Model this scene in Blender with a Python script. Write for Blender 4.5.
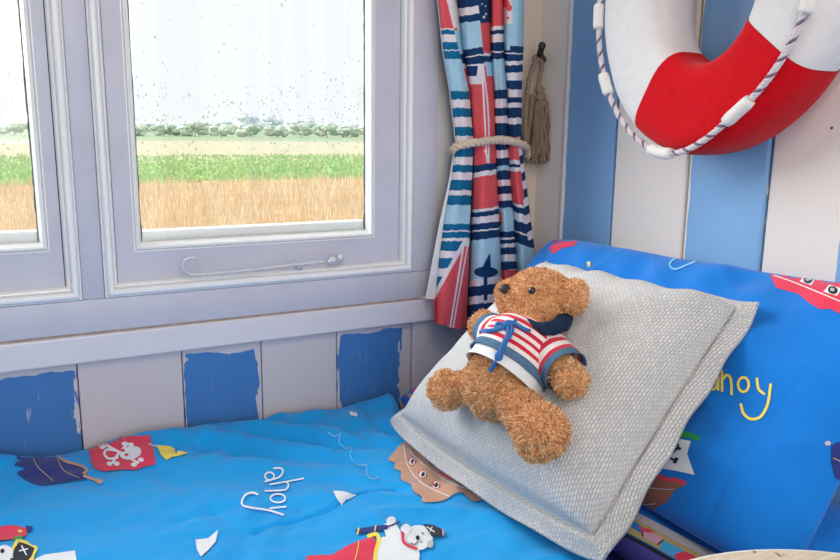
import bpy, bmesh, math, random
import numpy as np
from mathutils import Vector, Matrix, noise
from mathutils.bvhtree import BVHTree
from mathutils.geometry import delaunay_2d_cdt
random.seed(7); rng = np.random.default_rng(7)
S = bpy.context.scene
for o in list(bpy.data.objects): bpy.data.objects.remove(o)
COL = S.collection

# ---------------------------------------------------------------- camera
FPX = 761.4
pitch, roll, yaw = [math.radians(a) for a in (11.04, 0.74, 29.07)]
CAM = Vector((0, -1.2, 1.0))
Fw = Vector((math.sin(yaw)*math.cos(pitch), math.cos(yaw)*math.cos(pitch), -math.sin(pitch)))
Rt = Vector((math.cos(yaw), -math.sin(yaw), 0)); Up = Rt.cross(Fw)
cr = math.cos(roll)*Rt + math.sin(roll)*Up; cu = -math.sin(roll)*Rt + math.cos(roll)*Up
cd = bpy.data.cameras.new('camera'); cam = bpy.data.objects.new('camera', cd); COL.objects.link(cam)
cam.matrix_world = Matrix(((cr.x, cu.x, -Fw.x, CAM.x), (cr.y, cu.y, -Fw.y, CAM.y), (cr.z, cu.z, -Fw.z, CAM.z), (0, 0, 0, 1)))
cd.sensor_width = 36; cd.lens = FPX/840*36; cd.clip_start = 0.02; cd.clip_end = 3000
S.camera = cam

# ---------------------------------------------------------------- world, lamps, exposure
w = bpy.data.worlds.new('overcast_sky'); S.world = w; w.use_nodes = True
nt = w.node_tree; nt.nodes.clear()
wo = nt.nodes.new('ShaderNodeOutputWorld'); bg = nt.nodes.new('ShaderNodeBackground')
tc = nt.nodes.new('ShaderNodeTexCoord'); sp = nt.nodes.new('ShaderNodeSeparateXYZ'); rp = nt.nodes.new('ShaderNodeValToRGB')
nt.links.new(tc.outputs['Generated'], sp.inputs[0]); nt.links.new(sp.outputs['Z'], rp.inputs[0])
rp.color_ramp.elements[0].position = 0.0; rp.color_ramp.elements[0].color = (0.93, 0.95, 0.98, 1)
rp.color_ramp.elements[1].position = 0.5; rp.color_ramp.elements[1].color = (0.97, 0.985, 1.0, 1)
nt.links.new(rp.outputs[0], bg.inputs[0]); bg.inputs[1].default_value = 1.12
nt.links.new(bg.outputs[0], wo.inputs[0])

def area(name, loc, target, sx, sy, power, col, portal=False):
    l = bpy.data.lights.new(name, 'AREA'); l.shape = 'RECTANGLE'; l.size = sx; l.size_y = sy
    l.energy = power; l.color = col
    if portal: l.cycles.is_portal = True
    o = bpy.data.objects.new(name, l); COL.objects.link(o); o.location = loc
    o.rotation_euler = (Vector(target)-Vector(loc)).to_track_quat('-Z', 'Y').to_euler()
    return o
sl_ = bpy.data.lights.new('hazy_sun', 'SUN'); sl_.energy = 7.0; sl_.angle = math.radians(55); sl_.color = (1.0, 0.975, 0.95)
so_ = bpy.data.objects.new('hazy_sun', sl_); COL.objects.link(so_); so_.location = (-4, 4, 5)
so_.rotation_euler = Vector((0.80, -1.0, -0.72)).to_track_quat('-Z', 'Y').to_euler()
area('room_fill_light', (-0.1, -2.55, 1.45), (0.4, 0, 0.75), 1.5, 1.1, 13, (1.0, 0.97, 0.95))  # unseen area light, added to fill the room from behind
area('warm_fill_light', (0.1, -1.5, 1.97), (0.2, -1.4, 0), 0.5, 0.5, 8, (1.0, 0.82, 0.66))  # warm fill added from above, out of view
S.view_settings.view_transform = 'Standard'; S.view_settings.look = 'None'
S.view_settings.gamma = 1; S.view_settings.use_curve_mapping = False; S.view_settings.exposure = 0.0

# ---------------------------------------------------------------- helpers
def ray(px, py):
    px = float(px); py = float(py); return Fw + (px-420)/FPX*cr - (py-280)/FPX*cu
def hit(px, py, ax, val):
    val = float(val)
    d = ray(px, py); t = (val-CAM[ax])/d[ax]; return CAM + t*d
def lin(c):
    c = c/255
    return c/12.92 if c <= 0.04045 else ((c+0.055)/1.055)**2.4
def C3(r, g, b): return (lin(r), lin(g), lin(b), 1)
MATS = {}
def mat(name, col, rough=0.7, var=0.08, scale=40, bump=0.0, bscale=200, metal=0.0, stretch=(1, 1, 1), sheen=0.0, spec=0.3, col2=None):
    m = bpy.data.materials.new(name); m.use_nodes = True; n = m.node_tree.nodes; L = m.node_tree.links
    p = n['Principled BSDF']; p.inputs['Roughness'].default_value = rough; p.inputs['Metallic'].default_value = metal
    p.inputs['Specular IOR Level'].default_value = spec
    if sheen: p.inputs['Sheen Weight'].default_value = sheen
    t = n.new('ShaderNodeTexCoord'); mp = n.new('ShaderNodeMapping'); mp.inputs['Scale'].default_value = stretch
    L.new(t.outputs['Object'], mp.inputs[0])
    nz = n.new('ShaderNodeTexNoise'); nz.inputs['Scale'].default_value = scale; nz.inputs['Detail'].default_value = 4
    L.new(mp.outputs[0], nz.inputs['Vector'])
    mr = n.new('ShaderNodeMapRange'); mr.inputs['From Min'].default_value = 0.3; mr.inputs['From Max'].default_value = 0.7
    L.new(nz.outputs['Fac'], mr.inputs['Value'])
    mx = n.new('ShaderNodeMix'); mx.data_type = 'RGBA'
    c2 = col2 if col2 else tuple(min(1, c*(1+var)) for c in col[:3])+(1,)
    c1 = col if col2 else tuple(c*(1-var) for c in col[:3])+(1,)
    mx.inputs[6].default_value = c1; mx.inputs[7].default_value = c2
    L.new(mr.outputs[0], mx.inputs[0]); L.new(mx.outputs[2], p.inputs['Base Color'])
    if bump:
        nb = n.new('ShaderNodeTexNoise'); nb.inputs['Scale'].default_value = bscale; nb.inputs['Detail'].default_value = 5
        L.new(mp.outputs[0], nb.inputs['Vector'])
        b = n.new('ShaderNodeBump'); b.inputs['Strength'].default_value = bump; b.inputs['Distance'].default_value = 0.002
        L.new(nb.outputs['Fac'], b.inputs['Height']); L.new(b.outputs[0], p.inputs['Normal'])
    MATS[name] = m
    return m

def link(name, me, parent=None):
    o = bpy.data.objects.new(name, me); COL.objects.link(o)
    if parent is not None: o.parent = parent; o.matrix_parent_inverse = parent.matrix_world.inverted()
    return o
def mk(name, V, Fc, mats, parent=None, smooth=True, fm=None, uv=None):
    me = bpy.data.meshes.new(name); me.from_pydata([tuple(v) for v in V], [], [tuple(f) for f in Fc])
    if not isinstance(mats, (list, tuple)): mats = [mats]
    for m in mats: me.materials.append(m)
    if fm is not None: me.polygons.foreach_set('material_index', list(fm))
    if smooth: me.polygons.foreach_set('use_smooth', [True]*len(me.polygons))
    if uv is not None:
        ul = me.uv_layers.new(name='UVMap'); idx = np.zeros(len(me.loops), dtype=np.int32); me.loops.foreach_get('vertex_index', idx)
        ul.data.foreach_set('uv', np.asarray(uv, dtype=np.float32)[idx].ravel())
    me.update(); return link(name, me, parent)
def empty(name, loc, parent=None):
    o = bpy.data.objects.new(name, None); COL.objects.link(o); o.location = loc; o.empty_display_size = 0.05
    o.matrix_world = Matrix.Translation(loc)
    if parent is not None: o.parent = parent; o.matrix_parent_inverse = parent.matrix_world.inverted()
    return o
def tag(o, label=None, cat=None, group=None, kind=None):
    if label: o['label'] = label
    if cat: o['category'] = cat
    if group: o['group'] = group
    if kind: o['kind'] = kind
    return o
class MB:
    """collects shapes for one mesh"""
    def __init__(s): s.v = []; s.f = []; s.m = []
    def add(s, V, F, mi=0):
        b = len(s.v); s.v += [Vector(v) for v in V]; s.f += [tuple(i+b for i in f) for f in F]; s.m += [mi]*len(F)
    def box(s, a, b, mi=0, bev=0.0):
        x0, y0, z0 = a; x1, y1, z1 = b
        if x0 > x1: x0, x1 = x1, x0
        if y0 > y1: y0, y1 = y1, y0
        if z0 > z1: z0, z1 = z1, z0
        if bev <= 0:
            s.add([(x0,y0,z0),(x1,y0,z0),(x1,y1,z0),(x0,y1,z0),(x0,y0,z1),(x1,y0,z1),(x1,y1,z1),(x0,y1,z1)],
                  [(0,3,2,1),(4,5,6,7),(0,1,5,4),(1,2,6,5),(2,3,7,6),(3,0,4,7)], mi)
        else:
            bm = bmesh.new(); bmesh.ops.create_cube(bm, size=1)
            for v in bm.verts: v.co = Vector(((x0+x1)/2+v.co.x*(x1-x0), (y0+y1)/2+v.co.y*(y1-y0), (z0+z1)/2+v.co.z*(z1-z0)))
            bev = min(bev, 0.45*min(x1-x0, y1-y0, z1-z0))
            bmesh.ops.bevel(bm, geom=bm.edges[:], offset=bev, segments=2, affect='EDGES', profile=0.5)
            bm.verts.index_update()
            s.add([v.co.copy() for v in bm.verts], [[v.index for v in f.verts] for f in bm.faces], mi); bm.free()
    def tube(s, pts, r, n=10, mi=0, cap=True):
        pts = [Vector(p) for p in pts]; N = len(pts)
        rr = r if isinstance(r, (list, tuple)) else [r]*N
        V = []; up = None
        for i, p in enumerate(pts):
            t = (pts[min(i+1, N-1)]-pts[max(i-1, 0)]).normalized()
            if up is None:
                up = Vector((0, 0, 1)) if abs(t.z) < 0.9 else Vector((1, 0, 0))
            a = (up - t*up.dot(t)).normalized(); up = a; b = t.cross(a)
            for k in range(n):
                an = 2*math.pi*k/n; V.append(p + rr[i]*(math.cos(an)*a+math.sin(an)*b))
        F = [(i*n+k, i*n+(k+1) % n, (i+1)*n+(k+1) % n, (i+1)*n+k) for i in range(N-1) for k in range(n)]
        if cap: F += [tuple(range(n))[::-1], tuple((N-1)*n+k for k in range(n))]
        s.add(V, F, mi)
    def ell(s, c, rad, rot=None, n=24, mi=0):
        V = []; F = []; m = n//2; c = Vector(c)
        for j in range(m+1):
            th = math.pi*j/m
            for k in range(n):
                ph = 2*math.pi*k/n
                q = Vector((rad[0]*math.sin(th)*math.cos(ph), rad[1]*math.sin(th)*math.sin(ph), rad[2]*math.cos(th)))
                V.append(c + (rot @ q if rot is not None else q))
        for j in range(m):
            for k in range(n): F.append((j*n+k, (j+1)*n+k, (j+1)*n+(k+1) % n, j*n+(k+1) % n))
        s.add(V, F, mi)
    def rope(s, pts, R, pitch_len, strands=3, n=7, mi=0):
        pts = resample(pts, max(4, int(plen(pts)/(R*0.9)))); N = len(pts); d = 0; up = None
        fr = []
        for i, p in enumerate(pts):
            t = (pts[min(i+1, N-1)]-pts[max(i-1, 0)]).normalized()
            if up is None: up = Vector((0, 0, 1)) if abs(t.z) < 0.9 else Vector((1, 0, 0))
            a = (up - t*up.dot(t)).normalized(); up = a
            if i: d += (p-pts[i-1]).length
            fr.append((p, a, t.cross(a), d))
        for q in range(strands):
            P = [p+0.52*R*(math.cos(2*math.pi*(dd/pitch_len+q/strands))*a+math.sin(2*math.pi*(dd/pitch_len+q/strands))*b) for p, a, b, dd in fr]
            s.tube(P, R*(0.56 if strands < 4 else 0.5), n, mi[q] if isinstance(mi, tuple) else mi)
    def build(s, name, mats, parent=None, smooth=True):
        return mk(name, s.v, s.f, mats, parent, smooth, s.m)
def plen(P):
    P = [Vector(p) for p in P]; return sum((P[i+1]-P[i]).length for i in range(len(P)-1))
def resample(P, n):
    P = [Vector(p) for p in P]
    # Catmull-Rom smoothing
    Q = []
    for i in range(len(P)-1):
        p0 = P[max(i-1, 0)]; p1 = P[i]; p2 = P[i+1]; p3 = P[min(i+2, len(P)-1)]
        for k in range(8):
            t = k/8; Q.append(0.5*((2*p1)+(-p0+p2)*t+(2*p0-5*p1+4*p2-p3)*t*t+(-p0+3*p1-3*p2+p3)*t**3))
    Q.append(P[-1]); L = [0]
    for i in range(1, len(Q)): L.append(L[-1]+(Q[i]-Q[i-1]).length)
    out = []; j = 0
    for k in range(n):
        d = L[-1]*k/(n-1)
        while j < len(L)-2 and L[j+1] < d: j += 1
        u = 0 if L[j+1] == L[j] else (d-L[j])/(L[j+1]-L[j]); out.append(Q[j].lerp(Q[j+1], min(1, max(0, u))))
    return out
def shade_flat(o): o.data.polygons.foreach_set('use_smooth', [False]*len(o.data.polygons)); return o
def sm_angle(o, deg=35):
    """smooth faces, sharp edges by angle"""
    me = o.data; bm = bmesh.new(); bm.from_mesh(me)
    for e in bm.edges:
        if len(e.link_faces) == 2: e.smooth = e.calc_face_angle(0) < math.radians(deg)
    bm.to_mesh(me); bm.free(); return o

# ---------------------------------------------------------------- materials
white_paint = mat('white_gloss_paint', C3(222, 222, 230), 0.3, 0.03, 14, 0.3, 60, spec=0.5)
frame_paint = mat('shaded_white_gloss_paint', C3(200, 202, 216), 0.35, 0.04, 14, 0.3, 60, spec=0.45)  # white frame paint dimmed and blued to hold the backlit shade
bead_paint = mat('lit_white_gloss_paint', C3(244, 246, 248), 0.22, 0.02, 14, 0.15, 60, spec=0.6)  # same white, brightened so mouldings and beads look lit
dirt_paint = mat('dirty_paint_groove', C3(168, 150, 138), 0.7, 0.2, 60)
dark_gap = mat('dark_gap', C3(38, 34, 36), 0.9, 0.1)
putty = mat('weathered_glazing_putty', C3(226, 228, 224), 0.8, 0.12, 90, 0.5, 150)
black_seal = mat('dark_mould_line', C3(112, 122, 116), 0.9, 0.4, 120)
ceil_m = mat('ceiling_white', C3(225, 222, 218), 0.8)
floor_m = mat('floor_boards', C3(140, 110, 84), 0.6, 0.2, 12, 0.2, 40, stretch=(1, 8, 1))
wood_m = mat('bed_base_wood', C3(190, 180, 168), 0.6, 0.1, 12, 0.2, 60)

def plank_paint(name, axis, edges, blues, blue, white, top=None, worn=0.5):
    """vertical board paint: blue inside chosen intervals, ragged brushed edges, along the given object axis"""
    m = bpy.data.materials.new(name); m.use_nodes = True; n = m.node_tree.nodes; L = m.node_tree.links
    p = n['Principled BSDF']; p.inputs['Roughness'].default_value = 0.55; p.inputs['Specular IOR Level'].default_value = 0.35
    t = n.new('ShaderNodeTexCoord'); s = n.new('ShaderNodeSeparateXYZ'); L.new(t.outputs['Object'], s.inputs[0])
    def math_(op, a, b=None, clamp=False):
        q = n.new('ShaderNodeMath'); q.operation = op; q.use_clamp = clamp
        for i, x in enumerate((a, b)):
            if x is None: continue
            if isinstance(x, (int, float)): q.inputs[i].default_value = x
            else: L.new(x, q.inputs[i])
        return q.outputs[0]
    mp = n.new('ShaderNodeMapping'); L.new(t.outputs['Object'], mp.inputs[0]); mp.inputs['Scale'].default_value = (1, 1, 0.12)
    nz = n.new('ShaderNodeTexNoise'); nz.inputs['Scale'].default_value = 150; nz.inputs['Detail'].default_value = 5; L.new(mp.outputs[0], nz.inputs['Vector'])
    n2 = n.new('ShaderNodeTexNoise'); n2.inputs['Scale'].default_value = 18; n2.inputs['Detail'].default_value = 3; L.new(t.outputs['Object'], n2.inputs['Vector'])
    c = s.outputs[axis]
    off = math_('ADD', math_('MULTIPLY', math_('SUBTRACT', nz.outputs['Fac'], 0.5), 0.016*worn), math_('MULTIPLY', math_('SUBTRACT', n2.outputs['Fac'], 0.5), 0.014*worn))
    cc = math_('ADD', c, off); acc = None
    for a, b in blues:
        q = math_('MULTIPLY', math_('GREATER_THAN', cc, a), math_('LESS_THAN', cc, b))
        acc = q if acc is None else math_('ADD', acc, q)
    if top is not None:
        zz = math_('ADD', s.outputs['Z'], math_('MULTIPLY', math_('SUBTRACT', n2.outputs['Fac'], 0.5), 0.03))
        acc = math_('MULTIPLY', acc, math_('LESS_THAN', zz, top))
    # worn streaks
    wr = n.new('ShaderNodeMapRange'); wr.inputs['From Min'].default_value = 0.62; wr.inputs['From Max'].default_value = 0.80
    L.new(nz.outputs['Fac'], wr.inputs['Value'])
    w2 = n.new('ShaderNodeMapRange'); w2.inputs['From Min'].default_value = 0.5; w2.inputs['From Max'].default_value = 0.72
    L.new(n2.outputs['Fac'], w2.inputs['Value'])
    wear = math_('MULTIPLY', math_('MULTIPLY', wr.outputs[0], w2.outputs[0]), 0.9*worn)
    fac = math_('MULTIPLY', acc, math_('SUBTRACT', 1.0, wear), True)
    n3 = n.new('ShaderNodeTexNoise'); n3.inputs['Scale'].default_value = 6; L.new(mp.outputs[0], n3.inputs['Vector'])
    mb = n.new('ShaderNodeMix'); mb.data_type = 'RGBA'; mb.inputs[6].default_value = tuple(x*0.86 for x in blue[:3])+(1,); mb.inputs[7].default_value = tuple(min(1, x*1.12) for x in blue[:3])+(1,)
    L.new(n3.outputs['Fac'], mb.inputs[0])
    mx = n.new('ShaderNodeMix'); mx.data_type = 'RGBA'; L.new(fac, mx.inputs[0]); mx.inputs[6].default_value = white; L.new(mb.outputs[2], mx.inputs[7])
    L.new(mx.outputs[2], p.inputs['Base Color'])
    b = n.new('ShaderNodeBump'); b.inputs['Strength'].default_value = 0.35; b.inputs['Distance'].default_value = 0.0012
    n4 = n.new('ShaderNodeTexNoise'); n4.inputs['Scale'].default_value = 70; n4.inputs['Detail'].default_value = 6; L.new(t.outputs['Object'], n4.inputs['Vector'])
    L.new(math_('ADD', math_('MULTIPLY', nz.outputs['Fac'], 0.25), math_('ADD', n4.outputs['Fac'], math_('MULTIPLY', n2.outputs['Fac'], 1.5))), b.inputs['Height']); L.new(b.outputs[0], p.inputs['Normal'])
    return m
BLUE = C3(128, 178, 226); WALLW = C3(234, 229, 225)
low_paint = plank_paint('blue_and_white_boards_under_window', 'X', None, [(-0.62, -0.49), (-0.37, -0.24), (-0.10, 0.078), (0.241, 0.361), (0.511, 0.632)], C3(66, 124, 190), C3(206, 202, 208), top=0.640, worn=1.9)
right_paint = plank_paint('blue_and_white_boards_by_bed', 'Y', None, [(-0.203, -0.076), (-0.505, -0.372), (-0.77, -0.619), (-1.05, -0.91), (-1.33, -1.19), (-1.61, -1.47), (-1.89, -1.75)], BLUE, WALLW, worn=0.45)
plain_paint = mat('painted_boards_white', C3(216, 214, 214), 0.55, 0.04, 10, 0.3, 60, stretch=(1, 1, 0.2))

# ---------------------------------------------------------------- room shell
XR = 0.9334; XL = -1.3; YB = -2.75; ZC = 2.05
def struct(o): o['kind'] = 'structure'; return o
m = MB(); m.box((XL-0.05, YB-0.05, -0.06), (XR+0.1, 0.1, 0)); struct(m.build('floor', floor_m, smooth=False))
m = MB(); m.box((XL-0.05, YB-0.05, ZC), (XR+0.1, 0.1, ZC+0.06)); struct(m.build('ceiling', ceil_m, smooth=False))
m = MB()
x = XL
while x < XR-0.01: m.box((XL-0.06, -x, 0), (XL-0.06, -x, 0)) ; break
m = MB(); m.box((XL-0.06, YB, 0), (XL, 0.1, ZC)); struct(m.build('wall_left', plain_paint, smooth=False))
# front wall, behind the camera, with a wide doorway
m = MB(); m.box((XL, YB-0.06, 0), (-1.0, YB, ZC)); m.box((0.75, YB-0.06, 0), (XR+0.06, YB, ZC)); m.box((-1.0, YB-0.06, 1.95), (0.75, YB, ZC)); struct(m.build('wall_front', plain_paint, smooth=False))
# right wall boards (material by object Y)
m = MB(); ed = [0.030, -0.0705, -0.204, -0.366, -0.508, -0.64, -0.775, -0.91, -1.05, -1.19, -1.33, -1.47, -1.61, -1.75, -1.89, -2.03, -2.2, -2.4, -2.6, -2.75]
m.box((XR+0.010, YB, 0), (XR+0.06, 0.1, ZC), 1)
for i in range(len(ed)-1):
    g = 0.0030 if i not in (2, 3) else 0.0042
    m.box((XR, ed[i+1]+g, 0), (XR+0.02, ed[i]-0.0010, ZC), 0, 0.0035)
wr_ = m.build('wall_right', [right_paint, dark_gap], smooth=False); struct(wr_)
m = MB()   # thin bead where white corner board meets the blue board
m.box((XR-0.004, -0.0745, 0), (XR+0.002, -0.066, ZC), 0, 0.002); struct(m.build('trim_1', plain_paint))

# window wall: low boards, right-hand boards, top and left
WX0, WX1, WZ0, WZ1 = -0.52, 0.700, 0.697, 1.62
m = MB(); le = [-1.3, -1.16, -1.02, -0.88, -0.76, -0.63, -0.49, -0.37, -0.235, -0.105, 0.084, 0.2385, 0.369, 0.5065, 0.638, 0.660, 0.769, 0.93]
m.box((XL, 0.026, 0), (XR, 0.08, WZ0), 2)
for i in range(len(le)-1):
    g = 0.0007
    dy = 0.006 if abs(le[i]-0.638) < 1e-3 else 0.0
    m.box((le[i]+g, 0.012+dy, 0), (le[i+1]-g, 0.03, 0.69), 0, 0.002)
struct(m.build('wall_back', [low_paint, dark_gap, mat('brown_board_gap', C3(96, 80, 74), 0.9, 0.2)], smooth=False))
m = MB()
m.box((WX1, 0.012, 0.69), (0.80, 0.08, ZC), 0, 0.002); m.box((0.8015, 0.012, 0.69), (XR, 0.08, ZC), 1, 0.002)
m.box((XL, 0.012, 0.69), (WX0, 0.08, ZC)); m.box((WX0, 0.012, WZ1), (WX1, 0.08, ZC))
struct(m.build('wall_back_upper', [plain_paint, mat('warm_lit_corner_board', C3(222, 208, 194), 0.55, 0.04, 10, 0.3, 60, stretch=(1, 1, 0.2))], smooth=False))  # white corner board tinted cream to hold warm room light
# apron board under the window and window frame
m = MB(); m.box((XL+0.01, -0.004, 0.6535), (0.925, 0.014, 0.6955), 0, 0.003); m.box((XL+0.01, 0.0, 0.6950), (0.80, 0.014, 0.6985), 1)
struct(m.build('trim_2', [white_paint, dirt_paint], smooth=False))
def ring_rect(mb, x0, x1, z0, z1, prof, mi=0):
    """sweep a profile [(inset, y)] around a rectangle (mitred)"""
    n = len(prof); V = []
    for q, y in prof: V += [(x0+q, y, z0+q), (x1-q, y, z0+q), (x1-q, y, z1-q), (x0+q, y, z1-q)]
    F = [(i*4+k, i*4+(k+1) % 4, (i+1)*4+(k+1) % 4, (i+1)*4+k) for i in range(n-1) for k in range(4)]
    mb.add(V, F, mi)
m = MB()
SL, SR = (-0.455, 0.098), (0.129, 0.651)       # moulded openings of the two lights
FZ0, FZ1 = 0.749, 1.58
FY = 0.0
m.box((WX0, FY, WZ0+0.001), (WX1, 0.07, FZ0), 0, 0.003)      # bottom rail
m.box((WX0, FY, FZ1), (WX1, 0.07, WZ1), 0, 0.003)
m.box((SR[1], FY, FZ0), (WX1, 0.07, FZ1), 0, 0.003); m.box((WX0, FY, FZ0), (SL[0], 0.07, FZ1), 0, 0.003)
m.box((SL[1], FY+0.001, FZ0), (SR[0], 0.07, FZ1), 0, 0.002)
def mould_prof(wd=0.020):
    P = [(0, FY)] 
    P += [(0.0008, FY-0.0015), (0.002, FY-0.0022)]
    for k in range(9):
        a = math.pi*k/8; P.append((0.003+0.0068*(1-math.cos(a))*0.75, FY-0.001-0.0065*math.sin(a)**0.8))
    P += [(0.0134, FY+0.005), (0.0150, FY+0.003)]
    for k in range(5):
        a = math.pi*k/8; P.append((0.0155+0.0045*math.sin(a), FY+0.002+0.010*(1-math.cos(a))))
    P += [(0.0200, FY+0.020)]
    return P
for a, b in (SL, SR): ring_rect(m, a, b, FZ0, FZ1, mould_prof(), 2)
for a, b in (SL, SR):
    for p0, p1 in (((a-0.002, FZ0-0.002), (a+0.03, FZ1)), ((b-0.03, FZ0-0.002), (b+0.002, FZ1)), ((a, FZ0-0.002), (b, FZ0+0.03))): m.box((p0[0], 0.048, p0[1]), (p1[0], 0.056, p1[1]), 1)
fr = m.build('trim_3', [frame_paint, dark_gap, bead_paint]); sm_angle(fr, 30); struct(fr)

glass_m = bpy.data.materials.new('window_glass'); glass_m.use_nodes = True
n = glass_m.node_tree.nodes; L = glass_m.node_tree.links; n.clear()
o_ = n.new('ShaderNodeOutputMaterial'); mxs = n.new('ShaderNodeMixShader'); tr = n.new('ShaderNodeBsdfTransparent'); gl = n.new('ShaderNodeBsdfGlossy')
gl.inputs['Roughness'].default_value = 0.02; tr.inputs[0].default_value = (0.97, 0.985, 0.98, 1); mxs.inputs[0].default_value = 0.05
L.new(tr.outputs[0], mxs.inputs[1]); L.new(gl.outputs[0], mxs.inputs[2]); L.new(mxs.outputs[0], o_.inputs[0])
water = bpy.data.materials.new('rain_water'); water.use_nodes = True
n = water.node_tree.nodes; L = water.node_tree.links; n.clear()
o_ = n.new('ShaderNodeOutputMaterial'); g1 = n.new('ShaderNodeBsdfGlass'); g1.inputs['IOR'].default_value = 1.33; g1.inputs['Color'].default_value = (0.72, 0.76, 0.78, 1)
L.new(g1.outputs[0], o_.inputs[0])
def casement(num, x0, x1, opening, seed):
    """sash between x0..x1 (outer), glass opening given"""
    root = empty('window_%d' % num, ((x0+x1)/2, 0.03, FZ0)); struct(root)
    gx0, gx1, gz0, gz1 = opening; sy = 0.015
    m = MB(); q = 0.0212; zb = FZ0+q-0.0015; zt = FZ1-q
    # flat members
    m.box((x0+q, sy, zb), (gx0-0.012, 0.05, zt), 0); m.box((gx1+0.012, sy, zb), (x1-q, 0.05, zt), 0)
    m.box((gx0-0.012, sy, zb), (gx1+0.012, 0.05, gz0-0.012), 0); m.box((gx0-0.012, sy, gz1+0.012), (gx1+0.012, 0.05, zt), 0)
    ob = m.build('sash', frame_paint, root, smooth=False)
    m = MB()
    P = [(-0.0135, sy+0.0005), (-0.0128, sy-0.002), (-0.0112, sy-0.002), (-0.0104, sy+0.0015), (-0.0090, sy-0.0030), (-0.0065, sy-0.0045), (-0.0042, sy-0.0028), (-0.0030, sy+0.003), (-0.0015, sy+0.006), (0.0, 0.029)]
    ring_rect(m, gx0, gx1, gz0, gz1, P)
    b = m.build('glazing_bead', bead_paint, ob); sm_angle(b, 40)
    # ragged putty line and mould at the pane's edge
    m = MB(); rr = random.Random(seed)
    def rag(p0, p1, inward, w0, mi):
        p0 = Vector(p0); p1 = Vector(p1); N = 60; V = []
        for i in range(N+1):
            p = p0.lerp(p1, i/N); ww = w0*(0.5+0.7*abs(noise.noise(Vector((i*0.31, seed, mi)))*2)+0.3*rr.random())
            V += [p - 0.001*inward, p+inward*ww, p+inward*ww*0.7+Vector((0, -0.0012, 0)), p-0.001*inward+Vector((0, -0.0014, 0))]
        F = []
        for i in range(N):
            for k in range(4): F.append((i*4+k, i*4+(k+1) % 4, (i+1)*4+(k+1) % 4, (i+1)*4+k))
        m.add(V, F, mi)
    yy = 0.0285
    rag((gx0, yy, gz0), (gx0, yy, gz1), Vector((1, 0, 0)), 0.0016, 1); rag((gx1, yy, gz0), (gx1, yy, gz1), Vector((-1, 0, 0)), 0.0020, 1)
    rag((gx0, yy, gz0), (gx1, yy, gz0), Vector((0, 0, 1)), 0.0014, 0)
    m.build('putty_line', [putty, black_seal], ob)
    m = MB(); m.box((gx0-0.006, 0.0285, gz0-0.006), (gx1+0.006, 0.0315, gz1+0.006)); m.build('pane', glass_m, root, smooth=False)
    m = MB(); m.box((gx0-0.004, 0.0325, gz0-0.006), (gx1+0.004, 0.060, gz0+0.016), 0, 0.003)
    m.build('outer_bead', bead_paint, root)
    # raindrops on the outside of the pane
    m = MB()
    for i in range(1500):
        X = rr.uniform(gx0+0.004, gx1-0.004); Z = gz0+(gz1-gz0)*rr.random() if rr.random() < 0.3 else rr.gauss(1.01, 0.045)
        if Z < 0.97 and rr.random() < 0.55: continue
        r = 0.00035+0.0014*rr.random()**3
        if Z > 1.13: r *= 0.6+0.8*(noise.noise(Vector((X*12, Z*12, seed))) > 0.0)
        el = rr.uniform(0.9, 1.7); rows = 3; sg = 8; V = []; Fc = []
        sh = rr.uniform(-0.5, 0.5)*r
        for j in range(rows+1):
            th = math.pi/2*(1-j/rows)
            for k in range(sg):
                ph = 2*math.pi*k/sg; V.append((X+r*math.sin(th)*math.cos(ph)+sh*math.sin(ph)*math.sin(th), 0.0313+r*0.55*math.cos(th), Z+r*el*math.sin(th)*math.sin(ph)))
        for j in range(rows):
            for k in range(sg): Fc.append((j*sg+k, j*sg+(k+1) % sg, (j+1)*sg+(k+1) % sg, (j+1)*sg+k))
        m.add(V, Fc)
    rd = m.build('raindrops', water, root); rd['kind'] = 'stuff'
    return root
win1 = casement(1, SL[0], SL[1], (-0.41, 0.0475, 0.8345, 1.50), 3)
win2 = casement(2, SR[0], SR[1], (0.189, 0.5685, 0.8265, 1.50), 11)
# casement stay on the bottom rail of the right-hand light
stay = empty('window_stay', hit(262, 268, 1, -0.008), win2)
m = MB(); yb = -0.009
P = [hit(x, y, 1, yb) for x, y in ((198, 268.5), (201, 265), (200, 260), (195, 257.8), (188, 258.5), (183.5, 262), (182.5, 268), (186, 272.5), (193, 275), (215, 273.5), (250, 270.3), (300, 264.3), (325, 261.8))]
Q = resample(P, 70); m.tube(Q, [0.0013+0.0015*min(1, i/25) for i in range(70)], 8)
stay_m = mat('worn_silver_white_iron', C3(214, 216, 222), 0.35, 0.12, 200, 0.3, 300, metal=0.2, spec=0.6)
ob = m.build('stay_bar', stay_m, stay)
m = MB(); m.ell(hit(333, 260.5, 1, -0.010), (0.0085, 0.005, 0.006)); m.ell(hit(341, 257.8, 1, -0.008), (0.007, 0.005, 0.0065)); m.box(hit(328, 262, 1, 0.012), hit(344, 256, 1, 0.004), 0, 0.002)
m.ell(hit(329.5, 261.5, 1, -0.012), (0.004, 0.004, 0.004))
m.build('pivot_knuckle', stay_m, stay)
m = MB(); p = hit(301, 265.5, 1, -0.008); m.box(p+Vector((-0.003, 0.0, -0.008)), p+Vector((0.003, 0.02, -0.004)), 0, 0.001); m.tube([p+Vector((0, 0, -0.007)), p+Vector((0, 0, 0.009))], [0.0026, 0.0018], 10); m.ell(p+Vector((0, 0, 0.009)), (0.0025, 0.0025, 0.0025), n=12)
m.build('stay_pin', stay_m, stay)
# outer sill
m = MB(); m.box((-0.5, 0.05, 0.70), (0.68, 0.13, 0.795), 0, 0.004); struct(m.build('trim_4', white_paint))

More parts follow.
